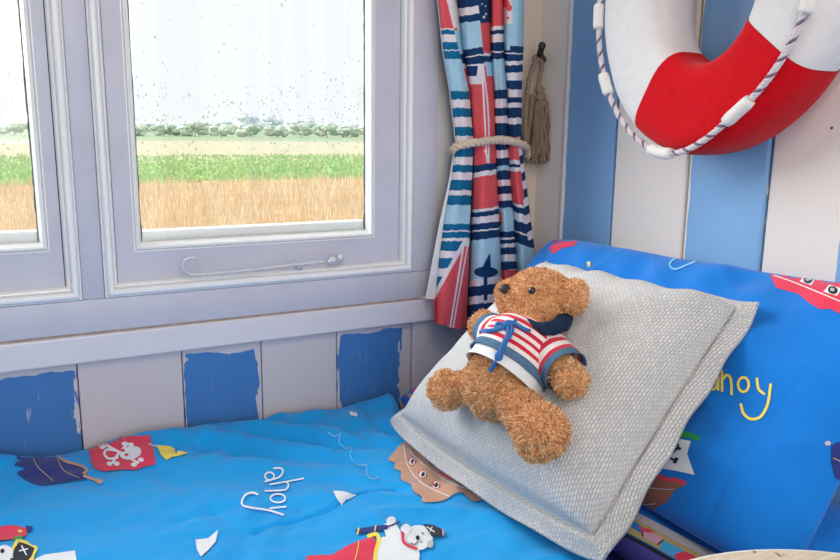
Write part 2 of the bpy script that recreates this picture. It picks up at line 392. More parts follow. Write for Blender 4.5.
# ---------------------------------------------------------------- outdoors
GZ = -0.8
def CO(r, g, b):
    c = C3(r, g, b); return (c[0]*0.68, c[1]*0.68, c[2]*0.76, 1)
gm = bpy.data.materials.new('marsh_field'); gm.use_nodes = True
n = gm.node_tree.nodes; L = gm.node_tree.links; p = n['Principled BSDF']; p.inputs['Roughness'].default_value = 1; p.inputs['Specular IOR Level'].default_value = 0
t = n.new('ShaderNodeTexCoord'); s = n.new('ShaderNodeSeparateXYZ'); L.new(t.outputs['Object'], s.inputs[0])
nz = n.new('ShaderNodeTexNoise'); nz.inputs['Scale'].default_value = 0.35; nz.inputs['Detail'].default_value = 6; L.new(t.outputs['Object'], nz.inputs['Vector'])
# distance in log2 with ragged edge
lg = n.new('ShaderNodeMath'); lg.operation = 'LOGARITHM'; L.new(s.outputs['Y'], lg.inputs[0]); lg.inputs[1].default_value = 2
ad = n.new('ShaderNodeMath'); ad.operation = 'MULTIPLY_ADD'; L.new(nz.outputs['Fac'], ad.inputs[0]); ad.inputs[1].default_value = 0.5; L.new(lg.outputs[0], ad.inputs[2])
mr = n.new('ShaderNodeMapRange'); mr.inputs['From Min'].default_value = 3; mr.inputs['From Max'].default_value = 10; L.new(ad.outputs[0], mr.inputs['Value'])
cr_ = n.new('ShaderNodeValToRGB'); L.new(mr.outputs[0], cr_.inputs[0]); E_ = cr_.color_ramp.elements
stops = [(0, CO(236, 208, 166)), (0.27, CO(236, 204, 156)), (0.275, CO(170, 206, 124)), (0.36, CO(184, 216, 140)), (0.42, CO(226, 220, 178)), (0.57, CO(228, 222, 186)), (0.60, CO(190, 208, 164)), (1.0, CO(180, 204, 172))]  # haze over the field is put into these pale colours
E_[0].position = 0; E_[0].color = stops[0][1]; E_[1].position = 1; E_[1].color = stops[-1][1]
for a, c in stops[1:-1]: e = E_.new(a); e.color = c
n2 = n.new('ShaderNodeTexNoise'); n2.inputs['Scale'].default_value = 1.2; n2.inputs['Detail'].default_value = 8; L.new(t.outputs['Object'], n2.inputs['Vector'])
m2 = n.new('ShaderNodeMapRange'); m2.inputs['From Min'].default_value = 0.3; m2.inputs['From Max'].default_value = 0.7; m2.inputs['To Min'].default_value = 0.72; m2.inputs['To Max'].default_value = 1.2; L.new(n2.outputs['Fac'], m2.inputs['Value'])
vm = n.new('ShaderNodeVectorMath'); vm.operation = 'SCALE'; L.new(cr_.outputs[0], vm.inputs[0]); L.new(m2.outputs[0], vm.inputs['Scale']); L.new(vm.outputs[0], p.inputs['Base Color'])
V = []; Fc = []; ys = [1.0, 4, 8, 12, 16, 22, 30, 45, 70, 110, 160, 240, 400, 900]; xs = np.linspace(-1, 1, 25)
for y in ys:
    for x in xs: V.append((x*(30+y*1.2), y, GZ+0.12*noise.noise(Vector((x*7, y*0.1, 0)))*(y > 3)))
for j in range(len(ys)-1):
    for i in range(24): Fc.append((j*25+i, j*25+i+1, (j+1)*25+i+1, (j+1)*25+i))
g = mk('ground', V, Fc, gm); struct(g)
def blades(name, mats, N, y0, y1, h0, h1, wd, lean, label, cat):
    V = []; Fc = []; fm = []
    for i in range(N):
        y = y0*(y1/y0)**rng.random(); x = rng.uniform(-0.30, 0.95)*y+rng.uniform(-0.5, 0.3)
        h = rng.uniform(h0, h1)*(0.8+0.5*noise.noise(Vector((x*0.5, y*0.5, 3)))); ww = wd*rng.uniform(0.5, 1.2)*(y/12)**0.5
        a = rng.uniform(0, math.pi); lx, ly = rng.normal(0, lean, 2)*h; dx, dy = ww*math.cos(a)*0.5, ww*math.sin(a)*0.3; b = len(V)
        z = GZ-0.05
        V += [(x-dx, y-dy, z), (x+dx, y+dy, z), (x+dx*0.8+lx*0.4, y+dy*0.8+ly*0.4, z+h*0.6), (x-dx*0.8+lx*0.4, y-dy*0.8+ly*0.4, z+h*0.6), (x+lx, y+ly, z+h)]
        Fc += [(b, b+1, b+2, b+3), (b+3, b+2, b+4)]; k = rng.integers(len(mats)); fm += [k, k]
    o = mk(name, V, Fc, mats, None, False, fm); tag(o, label, cat, kind='stuff'); return o
def leafm(name, c): return mat(name, c, 1.0, 0.12, 3, spec=0.0)  # reed and grass colours come in already paled for haze
blades('reed_bed', [leafm('reed_tan', C3(230, 210, 176)), leafm('reed_pale', C3(240, 228, 204)), leafm('reed_brown', C3(226, 196, 156))], 24000, 7.0, 24, 0.30, 0.58, 0.022, 0.12,
       'tan dry reeds growing in the near marsh outside the window', 'reeds')
blades('meadow_grass', [leafm('grass_green', C3(186, 212, 150)), leafm('grass_pale', C3(190, 212, 150)), leafm('grass_mid', C3(192, 216, 158))], 15000, 25, 52, 0.12, 0.3, 0.08, 0.2,
       'bright green grass in the meadow beyond the reeds', 'grass')
tree_m = [mat('far_tree_%s' % a, c, 1.0, 0.25, 0.6, spec=0.0) for a, c in (('a', C3(192, 206, 186)), ('b', C3(202, 216, 192)), ('c', C3(218, 226, 230)))]  # distance haze painted into the pale foliage colours
def tree_at(x, y, h, wdt, mi, label, grp):
    t_ = random.Random(int(x*31+y)); m = MB()
    m.tube([(x, y, GZ-0.1), (x+0.1, y, GZ+h*0.55)], [0.14, 0.07], 6)
    for k in range(9):
        a = t_.random()*6.28; rr = wdt*0.30*t_.random()
        c = (x+math.cos(a)*wdt*0.32, y+math.sin(a)*wdt*0.2, GZ+h*(0.20+0.55*t_.random())); q = wdt*0.20*(0.7+0.6*t_.random())
        b0 = len(m.v); m.ell(c, (q, q, q*0.85*h/wdt*1.0), n=12)
        for i in range(b0, len(m.v)): 
            v = m.v[i]; m.v[i] = v+Vector(c).lerp(v, 1.0).normalized()*0+ (v-Vector(c))*0.45*noise.noise(v*1.3)
    o = m.build('tree', tree_m[mi], smooth=False); tag(o, label, 'tree', grp); return o
tr_ = random.Random(5)
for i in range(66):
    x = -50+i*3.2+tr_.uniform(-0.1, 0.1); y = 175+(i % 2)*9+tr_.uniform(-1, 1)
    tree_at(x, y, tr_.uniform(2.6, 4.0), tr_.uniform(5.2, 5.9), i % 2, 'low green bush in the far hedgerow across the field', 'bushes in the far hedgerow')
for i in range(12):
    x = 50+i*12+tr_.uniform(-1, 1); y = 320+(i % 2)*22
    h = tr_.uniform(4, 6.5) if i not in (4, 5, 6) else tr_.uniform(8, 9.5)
    tree_at(x, y, h, tr_.uniform(11, 17), 2, 'skyline tree behind the hedgerow, distant haze painted into its pale colour', 'hazy skyline trees')

# ---------------------------------------------------------------- print helpers (fabric prints lie in the cloth's own mesh)
def ribbon2(pts, wpx, closed=False):
    P = [Vector((x, y, 0)) for x, y in pts]
    if closed: P = P+[P[0]]
    P = resample(P, max(6, int(plen(P)/1.2))); N = len(P); out = []
    for i in range(N):
        t = P[min(i+1, N-1)]-P[max(i-1, 0)]; t = t.normalized() if t.length > 1e-6 else Vector((1, 0, 0)); nn = Vector((-t.y, t.x, 0))*wpx/2
        out.append((P[i]+nn, P[i]-nn))
    V = []; F = []
    for a, b in out: V += [(a.x, a.y), (b.x, b.y)]
    for i in range(N-1): F += [(2*i, 2*i+1, 2*i+3, 2*i+2)]
    # round caps
    for e, (a, b) in ((0, out[0]), (N-1, out[-1])):
        c = (a+b)/2; k0 = len(V); V.append((c.x, c.y))
        for k in range(10): V.append((c.x+wpx/2*math.cos(k*math.pi/5), c.y+wpx/2*math.sin(k*math.pi/5)))
        F += [(k0, k0+1+k, k0+1+(k+1) % 10) for k in range(10)]
    return V, F
def ellp(cx, cy, rx, ry, rot=0, n=22):
    c, s_ = math.cos(math.radians(rot)), math.sin(math.radians(rot))
    return [(cx+rx*math.cos(a)*c-ry*math.sin(a)*s_, cy+rx*math.cos(a)*s_+ry*math.sin(a)*c) for a in [2*math.pi*k/n for k in range(n)]]
def smooth_poly(P, k=4):
    P = [Vector((x, y, 0)) for x, y in P]; n_ = len(P); out = []
    for i in range(n_):
        p0, p1, p2, p3 = P[i-1], P[i], P[(i+1) % n_], P[(i+2) % n_]
        for j in range(k):
            t = j/k; q = 0.5*((2*p1)+(-p0+p2)*t+(2*p0-5*p1+4*p2-p3)*t*t+(-p0+3*p1-3*p2+p3)*t**3); out.append((q.x, q.y))
    return out
def fill2(poly, step=3.0):
    n_ = len(poly); B = []
    for i in range(n_):
        a, b = Vector(poly[i]), Vector(poly[(i+1) % n_]); k = max(1, int((b-a).length/step))
        for j in range(k): B.append(a.lerp(b, j/k))
    nb = len(B); E = [(i, (i+1) % nb) for i in range(nb)]
    xs = [p.x for p in B]; ys = [p.y for p in B]
    def inside(x, y):
        c = False
        for i in range(nb):
            a, b = B[i], B[(i+1) % nb]
            if (a.y > y) != (b.y > y) and x < (b.x-a.x)*(y-a.y)/(b.y-a.y)+a.x: c = not c
        return c
    P = list(B); x = min(xs)+step*0.5
    while x < max(xs):
        y = min(ys)+step*0.5
        while y < max(ys):
            if inside(x, y) and min((Vector((x, y))-b).length for b in B) > step*0.45: P.append(Vector((x, y)))
            y += step
        x += step
    r_ = delaunay_2d_cdt(P, E, [], 1, 1e-4)
    return [(v.x, v.y) for v in r_[0]], [tuple(f) for f in r_[2]]
class Prints:
    def __init__(s, V, F, fm, mats, off=0.0007):
        s.V = list(V); s.F = list(F); s.fm = list(fm); s.mats = list(mats); s.off = off; s.layer = 0
        s.bvh = BVHTree.FromPolygons([tuple(v) for v in V], [tuple(f) for f in F])
    def mi(s, m_):
        if m_ not in s.mats: s.mats.append(m_)
        return s.mats.index(m_)
    def put(s, VF, m_, lay=0):
        V2, F2 = VF; k = s.mi(m_); idx = {}
        for i, (x, y) in enumerate(V2):
            d = ray(x, y).normalized(); loc, nor, _, _ = s.bvh.ray_cast(CAM, d)
            if loc is None: continue
            if nor.dot(d) > 0: nor = -nor
            idx[i] = len(s.V); s.V.append(loc+nor*(s.off+0.00035*lay))
        for f in F2:
            if all(i in idx for i in f):
                q = [s.V[idx[i]] for i in f]; 
                e3 = max((q[i]-q[i-1]).length for i in range(len(q))); 
                if e3 < 0.028:
                    n_ = (q[1]-q[0]).cross(q[2]-q[0]); ff = [idx[i] for i in f]
                    if n_.dot(q[0]-CAM) > 0: ff = ff[::-1]
                    s.F.append(tuple(ff)); s.fm.append(k)
    def poly(s, pts, m_, lay=0, smooth=False, step=2.4): s.put(fill2(smooth_poly(pts) if smooth else pts, step), m_, lay)
    def ell(s, cx, cy, rx, ry, m_, lay=0, rot=0): s.put(fill2(ellp(cx, cy, rx, ry, rot), max(0.8, min(3, rx*0.6))), m_, lay)
    def line(s, pts, w_, m_, lay=0, closed=False): s.put(ribbon2(pts, w_, closed), m_, lay)
def cloth(name, c, var=0.05): return mat(name, c, 0.85, var, 9, 0.25, 700, sheen=0.15, spec=0.2)
duvet_blue = mat('bright_blue_cotton', C3(8, 160, 236), 0.8, 0.05, 9, 0.8, 45, sheen=0.15, spec=0.25); pillow_blue = mat('pillow_blue_cotton', C3(0, 120, 214), 0.8, 0.05, 9, 0.6, 30, sheen=0.15, spec=0.25)
p_white = cloth('print_white', C3(232, 240, 246)); p_navy = cloth('print_navy', C3(42, 56, 128)); p_tan = cloth('print_tan', C3(200, 158, 134)); p_red = cloth('print_red', C3(226, 62, 92))
p_yel = cloth('print_yellow', C3(242, 224, 96)); p_pink = cloth('print_pink', C3(236, 96, 120)); p_black = cloth('print_black', C3(36, 40, 52)); p_green = cloth('print_green', C3(30, 160, 80))
p_brown = cloth('print_brown', C3(150, 96, 78)); p_lblue = cloth('print_light_blue', C3(70, 180, 240)); p_pale = cloth('print_pale_blue', C3(130, 205, 245)); p_mid = cloth('print_mid_blue', C3(40, 130, 225))
p_purple = cloth('print_purple', C3(86, 78, 168)); p_grey = cloth('print_grey', C3(190, 188, 196)); p_lpink = cloth('print_pale_pink', C3(214, 170, 196)); p_olive = cloth('print_olive', C3(190, 176, 110))

# ---------------------------------------------------------------- bed
bed = empty('bed', (0, -0.4, 0))
m = MB(); m.box((XL+0.01, -0.77, 0), (XR-0.006, -0.004, 0.40), 0, 0.006)
m.build('bed_base', wood_m, bed)
m = MB(); m.box((XL+0.012, -0.768, 0.40), (XR-0.008, -0.006, 0.488), 0, 0.03)
mo = m.build('mattress', p_purple, bed)
MP = Prints([v.co.copy() for v in mo.data.vertices], [tuple(p.vertices) for p in mo.data.polygons], [0]*len(mo.data.polygons), [p_purple])
MP.line([(628, 541), (631, 547), (638, 551), (645, 552), (641, 547)], 0.9, p_lpink); MP.line([(646, 554), (650, 551), (657, 553), (661, 558)], 0.9, p_lpink); MP.line([(618, 548), (624, 556), (628, 561)], 0.9, p_mid)
me = bpy.data.meshes.new('mattress'); me.from_pydata([tuple(v) for v in MP.V], [], MP.F); [me.materials.append(q) for q in MP.mats]; me.polygons.foreach_set('material_index', MP.fm); mo.data = me
tag(bed, 'bunk bed along the window wall with purple patterned undersheet, under the blue duvet', 'bed')

# duvet: height field
def sstep(a, b, x): 
    t = min(1, max(0, (x-a)/(b-a))); return t*t*(3-2*t)
DX0, DX1, DY0, DY1 = -1.25, 0.578, -0.785, -0.0015
def crease(x, y, pts, w_, d):
    best = 9
    for i in range(len(pts)-1):
        a, b = Vector(pts[i]), Vector(pts[i+1]); q = Vector((x, y)); t = min(1, max(0, (q-a).dot(b-a)/(b-a).length_squared)); best = min(best, (q-a-(b-a)*t).length)
    return -d*math.exp(-(best/w_)**2)
def onb(px, py): p = hit(px, py, 2, 0.53); return (p.x, p.y)
CR = [([onb(256, 528), onb(290, 520), onb(330, 509), onb(352, 498), onb(368, 491), onb(395, 489)], 0.0045, 0.006),
      ([onb(300, 432), onb(335, 448), onb(372, 474), onb(400, 490)], 0.012, 0.005),
      ([onb(345, 404), onb(380, 425), onb(400, 436)], 0.012, 0.009),
      ([onb(322, 410), onb(350, 430), onb(395, 452)], 0.011, 0.006),
      ([onb(60, 480), onb(130, 492), onb(210, 480)], 0.02, 0.003), ([onb(180, 520), onb(240, 505)], 0.01, 0.004), ([onb(150, 470), onb(205, 500), onb(240, 530)], 0.014, 0.004)]
def dz(x, y):
    ex = sstep(DX1, DX1-0.028, x)**0.6; ey = sstep(DY0, DY0+0.05, y)**0.6; ew = 0.75+0.25*sstep(0, -0.04, y)
    z = 0.040*ex*ey*ew
    z += ex*ey*(0.010*noise.noise(Vector((x*5, y*5, 1.3)))+0.006*noise.noise(Vector((x*11+y*5, y*13, 4)))+0.0030*noise.noise(Vector((x*22+y*12, y*34-x*10, 7))))
    # bumpy roll beside the wall
    z += ex*0.016*math.exp(-((y+0.04)/0.045)**2)*(0.4+noise.noise(Vector((x*6+2.0, 0, 9)))*1.4)
    k = 0
    for c in CR: 
        k += crease(x, y, *c)
    # soft diagonal drapery running toward the cushion
    u = (x*0.62+y*0.78); v_ = (x*0.78-y*0.62)
    k += 0.009*math.sin(u*85+3*noise.noise(Vector((x*5, y*5, 0))))*math.exp(-((x-0.36)/0.14)**2)*math.exp(-((y+0.12)/0.13)**2)
    k += 0.0045*math.sin(v_*120+4*noise.noise(Vector((x*7, y*7, 2))))*(noise.noise(Vector((x*4, y*4, 8))) > 0)*abs(noise.noise(Vector((x*4, y*4, 8))))*2
    rg = 1-abs(noise.noise(Vector((u*16, v_*5, 11))))*2; k += 0.0065*max(0, rg)**3*(noise.noise(Vector((x*3, y*3, 21)))+0.35)
    return 0.4885+max(0.0, z+k*ex)
xs = np.concatenate([np.linspace(DX0, -0.15, 60, endpoint=False), np.linspace(-0.15, 0.53, 240, endpoint=False), np.linspace(0.53, DX1, 26)]); ys = np.linspace(DY0, DY1, 240)
V = [Vector((x, y, dz(x, y))) for y in ys for x in xs]; nx = len(xs)
V = [Vector((v.x+0.042*sstep(-0.15, 0.0, v.y)*sstep(0.35, 0.56, v.x), v.y, v.z)) for v in V]
Fc = [(j*nx+i, j*nx+i+1, (j+1)*nx+i+1, (j+1)*nx+i) for j in range(len(ys)-1) for i in range(nx-1)]
D = Prints(V, Fc, [0]*len(Fc), [duvet_blue], 0.0019)
# dark ship with tan rail
D.poly([(24,453),(16,459),(21,461),(14,466),(26,469),(17,474),(27,481),(40,486),(60,484),(82,481),(86,480),(81,467),(67,465),(57,458),(54,448),(54,443),(30,446)], p_navy, 0, True)
D.line([(54,442),(55,450),(62,461),(81,467),(87,472),(83,476),(92,480),(101,483)], 2.6, p_tan, 1); D.ell(100, 483, 3, 2.4, p_tan, 2)
D.line([(31,449),(36,466),(53,482)], 0.7, p_olive, 1); D.line([(57,460),(64,472),(80,479)], 0.7, p_olive, 1)
# red flag with skull
D.poly([(88,440),(150,436),(153,450),(156,465),(143,468),(136,471),(122,470.5),(105,472.5),(95,470),(91,462)], p_red, 0)
D.line([(102,446),(108,447),(138,464)], 2.4, p_white, 1); D.line([(128,445),(118,456),(113,464)], 2.4, p_white, 1)
for x, y in ((101,445),(103,448),(131,446),(125,445),(110,465),(117,465),(141,461),(134,466)): D.ell(x, y, 3.0, 2.1, p_white, 1)
D.ell(131, 454.5, 11, 6.6, p_white, 2, -12); D.line([(117,452),(108,451),(105,455),(109,460),(118,459)], 2.4, p_white, 2); D.ell(123, 452, 2.4, 1.6, p_red, 3); D.ell(127, 456.5, 2.2, 1.5, p_red, 3)
D.poly([(156,446),(170,447),(176,451),(188,454),(178,457),(172,458),(167,461),(161,456)], p_yel, 0); D.line([(149,445),(156,448)], 0.8, p_white, 1)
# ahoy
D.line(ellp(269.5, 477.5, 4.6, 4.0, 0, 12), 1.6, p_white, 1, True); D.line([(274,469.5),(281,469.5),(283,473),(279,478.5),(265,483)], 1.6, p_white, 1)
D.line([(303.5,479.7),(290,482.5),(270,486)], 1.6, p_white, 1); D.line([(287,483),(288.5,487.5),(284,491.5),(265,492.5)], 1.6, p_white, 1)
D.line(ellp(278, 499.7, 7.8, 4.2, 0, 14), 1.6, p_white, 1, True)
D.line([(286,508.3),(270,509.8)], 1.6, p_white, 1); D.line([(283,516.3),(268.3,511.7),(250,509),(243,506.7),(242.2,501.7),(246,496),(252.5,494.2),(257.5,495.8)], 2.0, p_white, 1)
# shark fins
D.poly([(333,492),(343,492.5),(356,496),(352,499),(345,500),(342,507),(337,500)], p_white); D.poly([(195,541),(208,539.5),(218,531),(216,543),(208,552),(201,558),(197,551)], p_white)
D.poly([(36,560),(45,556),(75,552),(77,562),(76,575),(30,575)], p_white); D.poly([(349.5,412),(357,414),(357.5,417.5),(350.5,416)], p_white)
D.line([(328,433),(335,437.5),(341,434.5),(339,442),(346,450),(352,448),(351,457),(358,466),(367,466.5),(366,474),(372,480),(379,478)], 0.8, p_pale, 1)
D.line([(195,441),(199,443),(196,446),(201,450),(206,448),(205,453)], 0.8, p_lblue, 1)
# parrot and pirate pup
D.poly([(-6,533),(0,528),(12,526.5),(22,528),(27,531),(26,537),(18,539),(8,541),(-4,541)], p_red, 0, True); D.poly([(12,541),(18,537.5),(24,538),(20,543)], p_green, 1); D.poly([(26,527),(34,528),(30,531),(34,533),(27,533)], p_navy, 1); D.ell(21, 533, 2.2, 1.5, p_yel, 2)
D.poly([(12,549),(17,541),(27,543),(31,546),(38,549),(35,557),(30,566),(0,570),(2,558)], p_yel, 1, True); D.poly([(15,550),(19,544),(27,546),(35,550),(32,558),(26,566),(8,568)], p_black, 2); D.ell(5, 556, 9, 9, p_white, 2); D.ell(3, 553, 2.2, 2.2, p_black, 3); D.line([(20,553),(28,551)], 1.4, p_white, 3); D.line([(22,548),(27,557)], 1.4, p_white, 3)
# tan boat
D.poly([(404,443),(391.5,456),(388.5,461),(395,463.5),(394,469),(401,473),(401,480.5),(411,485),(414,493),(421.6,498),(423,503),(434,503),(445,501),(456,494),(463,494),(471.8,502),(481,501.5),(489,498),(500,504),(520,505),(505,470),(460,430),(425,430)], p_tan, 0, True)
for x, y, r_ in ((411.9,462.6,4.6),(422.5,476,4.8),(436.3,486.4,5)):
    D.poly([(x-r_,y-r_*0.5),(x+r_*0.3,y-r_),(x+r_,y+r_*0.3),(x-r_*0.2,y+r_)], p_red, 1); D.ell(x, y, r_*0.66, r_*0.72, p_white, 2, 20); D.ell(x+0.3, y+0.2, r_*0.34, r_*0.5, p_black, 3, 20)
D.line([(404,447),(407,465),(420,483),(449,497.7)], 0.9, p_white, 1); D.line([(409,450),(415,458),(444.6,480.7),(483,495)], 0.9, p_white, 1)
D.poly([(427,463),(445,466),(455,480),(447,478)], p_lblue, 2); D.line([(440,474),(452,481)], 2, p_red, 3); D.poly([(478,494),(482,492),(488,496),(484,497)], p_navy, 2)
# polar pup with telescope
D.poly([(373.6,538),(360.7,541.5),(345.7,548),(333,556),(307,557),(302,575),(378,575),(378,548)], p_red, 0); D.line([(359,543),(352,575)], 0.8, p_yel, 1)
D.poly([(383,528),(386,538),(380,542),(374,575),(412,575),(419,552),(404,546),(400,532),(393,522),(388,524)], p_white, 1, True); D.ell(391, 522, 4.2, 3.8, p_white, 2)
D.line([(369,538),(376,536),(379,541),(376,552),(374,570)], 4, p_yel, 2)
D.line([(358,533),(386,529)], 5, p_navy, 2); D.line([(386,529.5),(399,524)], 1.6, p_navy, 3); D.line([(359,530.5),(357.5,536)], 1.6, p_yel, 3); D.line([(376,528),(375,533)], 1.2, p_yel, 3)
D.ell(418, 539.5, 14.5, 12.5, p_white, 2); D.ell(405.5, 531, 4.8, 5, p_white, 3); D.ell(430, 546, 3.4, 4, p_grey, 3); D.ell(412, 542, 6.5, 5, p_grey, 3, 20); D.ell(412, 541.8, 5.9, 4.4, p_white, 4, 20); D.ell(417, 540, 2.0, 2.2, p_black, 5); D.ell(422, 535.5, 0.8, 0.8, p_black, 4); D.ell(421, 544, 0.8, 0.8, p_black, 4)
D.line([(410,545),(414,546.5),(417,543)], 0.7, p_black, 5)
D.line([(402.5,535.7),(404,545),(416,551)], 2.8, p_red, 5); D.poly([(423,526.5),(433,527.5),(444,533),(443,538),(431.5,539.5)], p_black, 5); D.line([(427,530),(434,535)], 1.2, p_white, 6); D.line([(432,530),(430,534.5)], 1.0, p_white, 6); D.line([(443,532.5),(443,538)], 1.4, p_lpink, 6)
duvet = mk('duvet', D.V, D.F, D.mats, None, True, D.fm)
tag(duvet, 'bright blue duvet with pirate ships, skull flag and white ahoy print, spread on the bed', 'duvet')

# ---------------------------------------------------------------- pillows
def pillow_mesh(cen, ax, hx, bx, hb, th, sq=0.5, nu=150, nv=90, fn=None, seed=0, pw=4, clampf=None):
    """ax: long axis dir, bx: short axis dir, thickness th (half), front = ax x bx"""
    cen = Vector(cen); ax = Vector(ax).normalized(); bx = Vector(bx).normalized(); nn = ax.cross(bx).normalized(); V = []; F = []
    for side in (1, -1):
        for j in range(nv+1):
            b = math.sin(math.pi/2*(2*j/nv-1)) if True else 2*j/nv-1
            for i in range(nu+1):
                a = math.sin(math.pi/2*(2*i/nu-1))
                h = th*(max(0, (1-abs(a)**pw))*max(0, (1-abs(b)**pw)))**sq
                # corners pull out, edges pull in
                ck = 1-0.05*abs(a*b)**5; ea = (1-0.045*(1-b*b))*ck; eb = (1-0.06*(1-a*a))*ck
                P = cen+ax*(hx*a*ea)+bx*(hb*b*eb)
                d = fn(a, b) if (fn and side == 1) else 0
                wv = 0.006*noise.noise(Vector((a*3+seed, b*3, side)))
                P = P+nn*(side*h*(1.0 if side == 1 else 0.8)+(d+wv)*min(1, h/th*1.5))
                if clampf: P = clampf(P)
                V.append(P)
    n1 = (nu+1)*(nv+1)
    for s_ in (0, 1):
        for j in range(nv):
            for i in range(nu):
                q = [s_*n1+j*(nu+1)+i, s_*n1+j*(nu+1)+i+1, s_*n1+(j+1)*(nu+1)+i+1, s_*n1+(j+1)*(nu+1)+i]
                F.append(q if s_ == 0 else q[::-1])
    return V, F
# flat pillow lying beneath
def cl_flat(P):
    P.z = max(P.z, 0.4895); P.x = min(P.x, XR-0.004); P.y = min(P.y, -0.004); return P
V, F = pillow_mesh((0.768, -0.372, 0.518), (0, -1, 0), 0.366, (1, 0, 0), 0.160, 0.030, 0.35, 100, 60, fn=lambda a, b: 0.024*math.exp(-((a+0.82)/0.15)**2-((b+0.6)/0.4)**2), seed=5, pw=6, clampf=cl_flat)
Pf = Prints(V, F, [0]*len(F), [pillow_blue], 0.0006)
Pf.poly([(400,380),(406,379),(412,374),(420,373),(430,378),(424,398),(412,392)], p_red); Pf.line(ellp(419, 380, 5, 2.8, 25, 12), 1.8, p_white, 2, True); Pf.poly([(398,388),(404,392),(410,398),(420,402),(422,398),(410,394)], p_tan, 1)
Pf.poly([(590,530),(616,532),(674,562),(674,590),(590,590)], p_purple, 0); Pf.line([(615,530),(640,543),(674,562)], 3.5, p_black, 1); Pf.poly([(620,517),(640,517),(720,562),(690,572),(674,558),(617,527)], p_olive, 0); Pf.poly([(628,516),(637,513),(730,562),(712,562)], p_grey, 2); Pf.poly([(622,522),(632,521),(645,529),(640,533)], p_mid, 1); Pf.poly([(637,527),(650,530),(655,534),(644,533)], p_red, 2)  # black line paints the gap's shade; purple area stands in for the undersheet
Pf.poly([(645,532),(656,535),(664,540),(657,545),(647,540),(641,536)], p_lpink, 2); Pf.line([(663,541),(658,545.5)], 1.4, p_black, 3); Pf.line([(642,533),(643,537)], 1.4, p_black, 3); Pf.poly([(664,541),(684,551),(678,560),(659,549)], p_lblue, 1); Pf.poly([(674,556),(684,552),(695,557),(700,566),(680,566)], p_red, 3)
fp = mk('pillow', Pf.V, Pf.F, Pf.mats, None, True, Pf.fm)
tag(fp, 'flat printed pillow lying under the grey cushion, only its edge strips showing', 'pillow')
# leaning pillow
bx = Vector((0.235, 0, 0.29)).normalized()
def fnp(a, b):
    return 0.004*math.sin(a*9+b*6+2)*math.exp(-(b-0.3)**2*3)+0.006*noise.noise(Vector((a*4, b*2.4, 3)))+0.012*noise.noise(Vector((a*1.6+1, b*1.6, 6)))+0.006*max(0, 1-3*abs(noise.noise(Vector((a*2.2+b*1.5, b*1.2-a*0.8, 15)))))**2+0.004*math.sin(a*26+3*b)*math.exp(-((b-0.75)/0.2)**2)-0.0025*math.exp(-((a-0.80-0.10*b)/0.010)**2)*sstep(0.3, -0.1, b)
def cl_lean(P):
    P.x = min(P.x, XR-0.003); return P
V, F = pillow_mesh((0.770, -0.445, 0.684), (0, -1, 0.022), 0.340, bx, 0.181, 0.052, 0.5, 170, 110, fnp, 2, 4, cl_lean)
Pl = Prints(V, F, [0]*len(F), [pillow_blue], 0.0007)
Pl.line(ellp(713.5, 384, 4, 6, 10, 12), 2.4, p_yel, 1, True); Pl.line([(719,377),(718.5,390)], 2.4, p_yel, 1)
Pl.line([(722.5,371.5),(722.5,391)], 2.6, p_yel, 1); Pl.line([(723,380),(727.5,375),(731.4,380),(732,394.5)], 2.6, p_yel, 1)
Pl.line(ellp(744, 384.8, 5.4, 7.2, 0, 14), 2.6, p_yel, 1, True)
Pl.line([(757.5,379),(759,389),(764.5,394)], 2.6, p_yel, 1); Pl.line([(771,385),(768,404.7),(761,417),(751.6,419.5),(744,414),(741.4,405)], 2.8, p_yel, 1)
Pl.poly([(650,435),(668.6,437),(691,441.4),(687.5,454),(695,475),(675,470.5),(650,467)], p_white); Pl.ell(668, 451.5, 5.2, 6.5, p_black, 1, 20); Pl.ell(666, 450, 1.4, 1.7, p_white, 2); Pl.ell(670, 454, 1.4, 1.7, p_white, 2); Pl.line([(669,457),(679,447)], 2.2, p_black, 1); Pl.line([(666,456),(677,461)], 2.2, p_black, 1)
for x, y in ((678,445),(680,448.5),(677,459),(675.5,462)): Pl.ell(x, y, 2, 1.7, p_black, 1)
Pl.poly([(681,431),(691,433),(701,437),(698.6,442),(688,438),(679,439)], p_green)
Pl.poly([(645,471),(653,473.5),(670,478),(685.7,481),(684,486),(675,490),(668.6,501),(656,508),(650,516),(645.7,520),(625,522),(628,480)], p_brown); Pl.line([(645,473),(655,474.5),(668.6,479.5),(676,480),(685,483)], 4, p_red, 1); Pl.line([(636,484),(650,488),(668,489.5),(674,489)], 0.9, p_grey, 1); Pl.line([(630,501),(645,504),(656,503.5)], 0.9, p_grey, 1)
Pl.poly([(770,275),(776,273.5),(800,270),(850,272),(900,290),(900,335),(860,322),(840,314),(830,309),(820,309.5),(809,303),(798.5,294),(788,291.5),(776,288)], p_red)
for x, y, r_ in ((808,281,8),(833,291,9)):
    Pl.poly([(x-r_*1.05,y+r_*0.15),(x-r_*0.4,y-r_*0.62),(x+r_,y-r_*0.2),(x+r_*0.45,y+r_*0.62)], p_white, 1); Pl.ell(x, y, r_*0.55, r_*0.42, p_black, 2, 15); Pl.ell(x-0.5, y-0.3, r_*0.25, r_*0.2, p_grey, 3, 15)
Pl.line([(774,276),(797,284),(826,296),(850,306)], 1.0, p_white, 1)
Pl.line([(684,257),(678,258),(671,262),(670,267),(676,269.5),(688,265),(699,260.5)], 1.7, p_pale, 1)
Pl.line([(564,262),(569,266),(575,263),(580,268),(587,265),(591,270),(598,268),(603,272),(610,271)], 0.9, p_mid, 1)
Pl.poly([(548,250),(556,240),(570,238),(578,242),(574,246),(562,248.5),(553,254)], p_red); Pl.poly([(587,262),(590.5,262),(590,268),(587,267)], p_yel)
